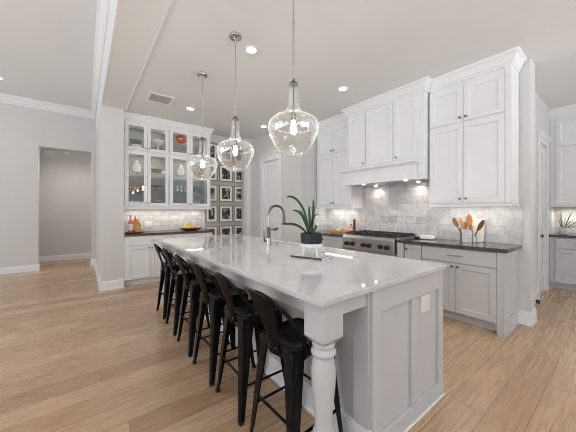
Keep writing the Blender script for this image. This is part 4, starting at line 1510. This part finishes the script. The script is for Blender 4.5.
leafpx([(309.0, 235), (307, 222), (303, 209), (296.5, 200), (290, 197), (286.5, 198)], 0.0125, 0.0, 0.05)
leafpx([(308.5, 235), (306, 226), (302, 217), (298, 212.5), (292.5, 211)], 0.0120, -0.01, -0.07)
leafpx([(308, 235.5), (304, 231), (299, 227), (293, 224.6), (286, 224.3), (281, 224.4)], 0.0130, -0.02, -0.10)
leafpx([(309, 235), (307.5, 226), (304.5, 218), (300.5, 210.5)], 0.009, 0.02, 0.09)
leafpx([(310, 235), (309.7, 226), (309.3, 215), (309, 207)], 0.0125, -0.01, -0.03)
leafpx([(312, 235), (312.5, 224), (313.8, 212), (313.6, 200.3)], 0.0155, 0.0, 0.02)
leafpx([(311.5, 235), (313, 225), (315.5, 217.5), (318, 215.2), (320.6, 216.2)], 0.0055, 0.02, 0.08)
leafpx([(312, 235), (314, 231), (315.8, 227), (316.2, 226)], 0.0140, -0.02, -0.04)

# ------------------------------------------------------------------ things on the range counter
WZ = 0.9152
# utensil crock
cx, cy = 3.842, 1.243
cr = thing('utensil_crock', 'square white marble crock of wooden spoons right of the cooktop', 'crock', (cx, cy, WZ), 0)
m = MB()
q, hh, tk = 0.062, 0.155, 0.009
for a in range(4):
    s_ = MB().box(-q, q, -q, -q + tk, 0, hh).xf(Matrix.Rotation(pi / 2 * a, 4, 'Z'))
    m.add(s_.v, s_.f)
m.box(-q + tk, q - tk, -q + tk, q - tk, 0, 0.012)
m.build('body', 'marble', cr, bevel=0.002)


def spoon(label, base, tip, hw, hl, mat, name='wooden_spoon', slots=False, face=None, group='wooden utensils in the marble crock'):
    b0, t0 = Vector(base), Vector(tip)
    d = (t0 - b0).normalized()
    L = (t0 - b0).length
    f = Vector(face or (-sin(TH), -cos(TH), 0))
    side = d.cross(f).normalized()
    f = side.cross(d).normalized()
    m = MB()
    m.tube([b0, b0 + d * (L - hl * 0.9)], [0.0055, 0.0065], 8)
    n = 12
    vs = []
    for i in range(n + 1):
        u = i / n
        w_ = max(0.006, hw * math.sin(pi * (0.10 + 0.86 * u)) ** 0.65)
        for j in range(5):
            s_ = -1 + j / 2
            vs.append(b0 + d * (L - hl + hl * u) + side * w_ * s_ + f * (0.010 * s_ * s_ - 0.004))
    for i in range(n + 1):
        u = i / n
        w_ = max(0.006, hw * math.sin(pi * (0.10 + 0.86 * u)) ** 0.65)
        for j in range(5):
            s_ = -1 + j / 2
            vs.append(b0 + d * (L - hl + hl * u) + side * w_ * s_ * 0.96 + f * (0.010 * s_ * s_ - 0.010))
    k0 = (n + 1) * 5
    fs = []
    for i in range(n):
        for j in range(4):
            a = i * 5 + j
            fs.append((a, a + 1, a + 6, a + 5))
            fs.append((k0 + a, k0 + a + 5, k0 + a + 6, k0 + a + 1))
    bd = list(range(5)) + [i * 5 + 4 for i in range(1, n + 1)] + [n * 5 + j for j in range(3, -1, -1)] + [i * 5 for i in range(n - 1, 0, -1)]
    for k in range(len(bd)):
        a, c_ = bd[k], bd[(k + 1) % len(bd)]
        fs.append((a, k0 + a, k0 + c_, c_))
    m.add(vs, fs)
    return tag(m.build(name, mat, angle=60), label, 'utensil', group)


z0 = WZ + 0.016
spoon('brown slotted wooden spoon leaning left in the marble crock', (cx - 0.030, cy + 0.035, z0), (cx - 0.040, cy + 0.165, WZ + 0.300), 0.030, 0.12, 'darkteak')
spoon('pale wooden spoon behind the slotted one leaning left', (cx + 0.028, cy + 0.030, z0), (cx + 0.030, cy + 0.115, WZ + 0.30), 0.022, 0.10, 'oak')
spoon('orange wooden spatula standing upright in the marble crock', (cx + 0.030, cy - 0.005, z0), (cx + 0.034, cy + 0.012, WZ + 0.345), 0.042, 0.14, 'teak', 'wooden_spatula')
spoon('short orange wooden scoop in the middle of the crock', (cx - 0.032, cy + 0.006, z0), (cx - 0.042, cy + 0.030, WZ + 0.255), 0.028, 0.09, 'teak', 'wooden_scoop')
spoon('small orange wooden scoop low at the crock rim', (cx - 0.034, cy - 0.022, z0), (cx - 0.042, cy - 0.035, WZ + 0.225), 0.025, 0.08, 'teak', 'wooden_scoop')
spoon('dark brown wooden spoon leaning right in the marble crock', (cx + 0.005, cy - 0.035, z0), (cx + 0.000, cy - 0.155, WZ + 0.285), 0.030, 0.14, 'darkteak')
spoon('slim orange spoon hooked over the left side of the crock', (cx - 0.045, cy + 0.075, WZ + 0.002), (cx - 0.05, cy + 0.080, WZ + 0.19), 0.010, 0.05, 'teak')
# leaning cutting board
cb_ = thing('cutting_board', 'cream cutting board leaning on the tiles behind the utensil crock', 'cutting board', (3.924, 1.165, WZ), 0)
m = MB()
pts = rounded(-0.055, 0.14, 0.0, 0.300, 0.02)
m.prism(pts, 0, 0.016, 'x')
m.prism([(0.03, 0.2995), (0.08, 0.2995), (0.075, 0.345), (0.06, 0.355), (0.04, 0.345)], 0, 0.016, 'x')
m.xf(Matrix.Rotation(R(8), 4, 'Y'))
m.build('board', 'cream', cb_, bevel=0.003)
# spoon rest and small dish
lathed('butter_dish', 'white oval covered dish right of the cooktop', 'dish', [(0.10, 0.006), (0.102, 0.03), (0.09, 0.05), (0.05, 0.058), (0.001, 0.06)], (3.80, 1.735, WZ + 0.004), 'white', squash=(0.55, 1),
       parts=[('plate', [(0.09, 0), (0.115, 0.0055), (0.001, 0.0058)], 'potblack')]).location.z = WZ
lathed('pinch_bowl', 'small dark dish beside the white covered dish', 'dish', bowl_prof(0.042, 0.022, 0.004, 0.6), (3.80, 1.875, WZ), 'potblack')
# bread tray and food left of the cooktop
bt = thing('serving_tray', 'honey wooden tray of bread rolls left of the cooktop', 'tray', (3.60, 3.105, WZ), 0)
m = MB()
m.box(-0.10, 0.10, -0.18, 0.18, 0, 0.012)
m.box(-0.10, -0.09, -0.18, 0.18, 0.012, 0.045).box(0.09, 0.10, -0.18, 0.18, 0.012, 0.045).box(-0.09, 0.09, -0.18, -0.17, 0.012, 0.045).box(-0.09, 0.09, 0.17, 0.18, 0.012, 0.045)
m.build('body', 'oak', bt, bevel=0.003)
m = MB()
for s_ in (-1, 1):
    m.tube([(-0.03, s_ * 0.182, 0.03), (-0.03, s_ * 0.198, 0.034), (0.03, s_ * 0.198, 0.034), (0.03, s_ * 0.182, 0.03)], 0.005, 8)
m.build('handle', 'potblack', bt)
RL = [(-0.02, 0.125, 'bread', 'brown bread roll at the far left of the wooden tray'), (-0.045, 0.05, 'shell', 'pale bread roll left of centre on the wooden tray'), (0.03, 0.085, 'bread', 'brown bread roll at the back of the wooden tray'),
      (-0.035, -0.05, 'bread', 'brown bread roll right of centre on the wooden tray'), (0.04, -0.03, 'shell', 'pale bread roll at the back right of the wooden tray'), (-0.02, -0.120, 'peach', 'pinkish bread roll at the right end of the wooden tray')]
for (x, y, mt, lb) in RL:
    o = MB().lathe([(0.025, 0), (0.040, 0.010), (0.043, 0.035), (0.036, 0.062), (0.020, 0.074), (0.002, 0.077)], seg=18, squash=(0.85, 1.05)).build('bread_roll', mt, angle=80)
    tag(o, lb, 'bread roll', 'bread rolls on the wooden tray')
    o.location = (3.60 + x, 3.105 + y, WZ + 0.0125)
b = lathed('bottle', 'pink bottle with a red cap at the right of the bread tray', 'bottle', [(0.034, 0), (0.037, 0.006), (0.037, 0.07), (0.03, 0.085), (0.013, 0.10), (0.013, 0.115)], (3.745, 3.02, WZ), 'pink', parts=[('cap', [(0.015, 0.1155), (0.015, 0.135), (0.010, 0.138)], 'coral')])
b = lathed('bottle', 'coral bottle with a dark cap behind the bread tray', 'bottle', [(0.034, 0), (0.037, 0.006), (0.037, 0.10), (0.03, 0.115), (0.013, 0.13), (0.013, 0.145)], (3.83, 3.09, WZ), 'coral', parts=[('cap', [(0.015, 0.1455), (0.015, 0.165), (0.010, 0.168)], 'potblack')])
lathed('pepper_mill', 'tall dark pepper mill between the bread tray and cooktop', 'pepper mill', [(0.026, 0), (0.027, 0.01), (0.022, 0.05), (0.020, 0.10), (0.022, 0.15), (0.024, 0.19), (0.018, 0.20), (0.023, 0.215), (0.024, 0.235), (0.015, 0.252), (0.006, 0.262)], (3.72, 2.93, WZ), 'walnut')
# second crock by the tiles
c2 = thing('utensil_crock', 'white marble crock of pale utensils behind the cooktop, left side', 'crock', (3.915, 2.955, WZ), 0)
m = MB()
q, hh = 0.055, 0.13
for a in range(4):
    s_ = MB().box(-q, q, -q, -q + 0.008, 0, hh).xf(Matrix.Rotation(pi / 2 * a, 4, 'Z'))
    m.add(s_.v, s_.f)
m.box(-q + 0.008, q - 0.008, -q + 0.008, q - 0.008, 0, 0.012)
m.build('body', 'marble', c2, bevel=0.002)
spoon('pale spoon leaning left in the crock behind the cooktop', (3.915, 2.975, z0), (3.91, 3.045, WZ + 0.22), 0.020, 0.07, 'shell', group='pale utensils in the left crock')
spoon('pale spoon upright in the crock behind the cooktop', (3.92, 2.955, z0), (3.92, 2.965, WZ + 0.24), 0.022, 0.08, 'cream', group='pale utensils in the left crock')
spoon('pale spoon leaning right in the crock behind the cooktop', (3.915, 2.935, z0), (3.91, 2.885, WZ + 0.225), 0.020, 0.07, 'shell', group='pale utensils in the left crock')

# ------------------------------------------------------------------ cabinets beyond the passage
fbx = 6.27
t = thing('base_cabinet', 'white base cabinet beyond the passage with a drawer over a door', 'cabinet', (fbx, 0.838, 0), RZ)
MB().box(0, 1.5, 0, 0.50, 0.11, 0.874).box(0, 1.5, 0.07, 0.085, 0, 0.11).build('carcass', 'base', t, bevel=0.0015)
for k in range(2):
    a = 0.075 + k * 0.62
    d = MB().box(a, a + 0.60, -0.02, -0.001, 0.69, 0.855).build('drawer', 'base', t, bevel=0.003)
    pull(d, a + 0.30, 0.77, 0.17)
    door(t, a, a + 0.60, 0.118, 0.68, kx=a + 0.56, kz=0.64, paint='base')
tag(MB().box(fbx - 0.045, 6.79, -0.72, 0.839, 0.8745, 0.9145).build('worktop', 'dark_stone', bevel=0.003), 'dark stone worktop beyond the passage under the spiky plant', 'countertop')
t = thing('wall_cabinet', 'two-tier white wall cabinet beyond the passage', 'cabinet', (6.36, 0.838, 0), RZ)
MB().box(0, 1.5, 0, 0.43, 1.38, KZ - 0.002).build('carcass', 'cab', t, bevel=0.0015)
MB().sweep(crown_prof(2.90, KZ - 0.0015, 0.06), [(0, 0), (1.5, 0)]).build('crown', 'cab', t, angle=25)
for z0_, z1_, kz in ((1.405, 2.375, 1.46), (2.40, 2.85, 2.45)):
    for k in range(2):
        a = 0.07 + k * 0.62
        door(t, a, a + 0.60, z0_, z1_, kx=a + (0.57 if k == 0 else 0.03), kz=kz)
struct(MB().box(6.788, 6.7995, -0.72, 0.838, 0.916, 1.379).build('wall_backsplash_passage', 'tile_r'))
vs_ = thing('potted_plant', 'spiky pale green plant in a grey pot beyond the passage', 'potted plant', (6.50, 0.70, WZ), 0)
MB().lathe([(0.045, 0), (0.055, 0.01), (0.06, 0.11), (0.055, 0.112), (0.05, 0.10), (0.001, 0.095)], seg=20).build('pot', 'marble', vs_)
random.seed(3)
for k in range(15):
    a = 2 * pi * k / 15 + random.uniform(-0.2, 0.2)
    el = random.uniform(0.15, 1.3)
    L = random.uniform(0.30, 0.46)
    d = Vector((cos(a) * cos(el) * (0.4 if cos(a) > 0 else 0.8), sin(a) * cos(el) * (0.22 if sin(a) > 0 else 1.0), sin(el)))
    p0_ = Vector((0.02 * cos(a), 0.02 * sin(a), 0.095))
    pts = [p0_, p0_ + d * L * 0.5 + Vector((0, 0, 0.015)), p0_ + d * L + Vector((0, 0, -0.02 * cos(el)))]
    MB().tube(pts, [0.007, 0.006, 0.001], 6, flat=0.4).build('leaf', 'leafpale', vs_)

# door stop on the baseboard, boxes in the hall
ds = thing('door_stop', 'small black door stop on the floor by the passage door', 'door stop', (5.10, 0.80, 0.0), 0)
MB().lathe([(0.024, 0.0005), (0.024, 0.035), (0.018, 0.045)], seg=16).build('bumper', 'rubber', ds)
MB().lathe([(0.026, 0.012), (0.026, 0.020)], seg=16, cap=False).build('ring', 'gun', ds)
HB = 9.3195
c_ = thing('door_chime', 'wide white chime box high on the hall wall', 'door chime', (-0.72, HB, 2.83), 0)
MB().box(-0.125, 0.125, -0.055, -0.0005, -0.075, 0.075).build('cover', 'plastic', c_, bevel=0.006)
MB().box(-0.10, 0.10, -0.057, -0.0552, -0.066, -0.058).build('grille', 'slat', c_)
c_ = thing('alarm_box', 'smaller white box to the right of the chime on the hall wall', 'alarm box', (-0.355, HB, 2.86), 0)
MB().box(-0.07, 0.07, -0.05, -0.0005, -0.045, 0.045).build('cover', 'plastic', c_, bevel=0.005)
MB().box(0.05, 0.066, -0.052, -0.0502, -0.035, 0.035).build('grille', 'slat', c_)
c_ = thing('thermostat', 'small white thermostat below the boxes on the hall wall', 'thermostat', (-0.205, HB, 2.19), 0)
MB().box(-0.055, 0.055, -0.022, -0.0005, -0.055, 0.055).build('cover', 'plastic', c_, bevel=0.006)
MB().box(-0.03, 0.03, -0.0232, -0.0221, 0.0, 0.03).build('display', 'slat', c_)
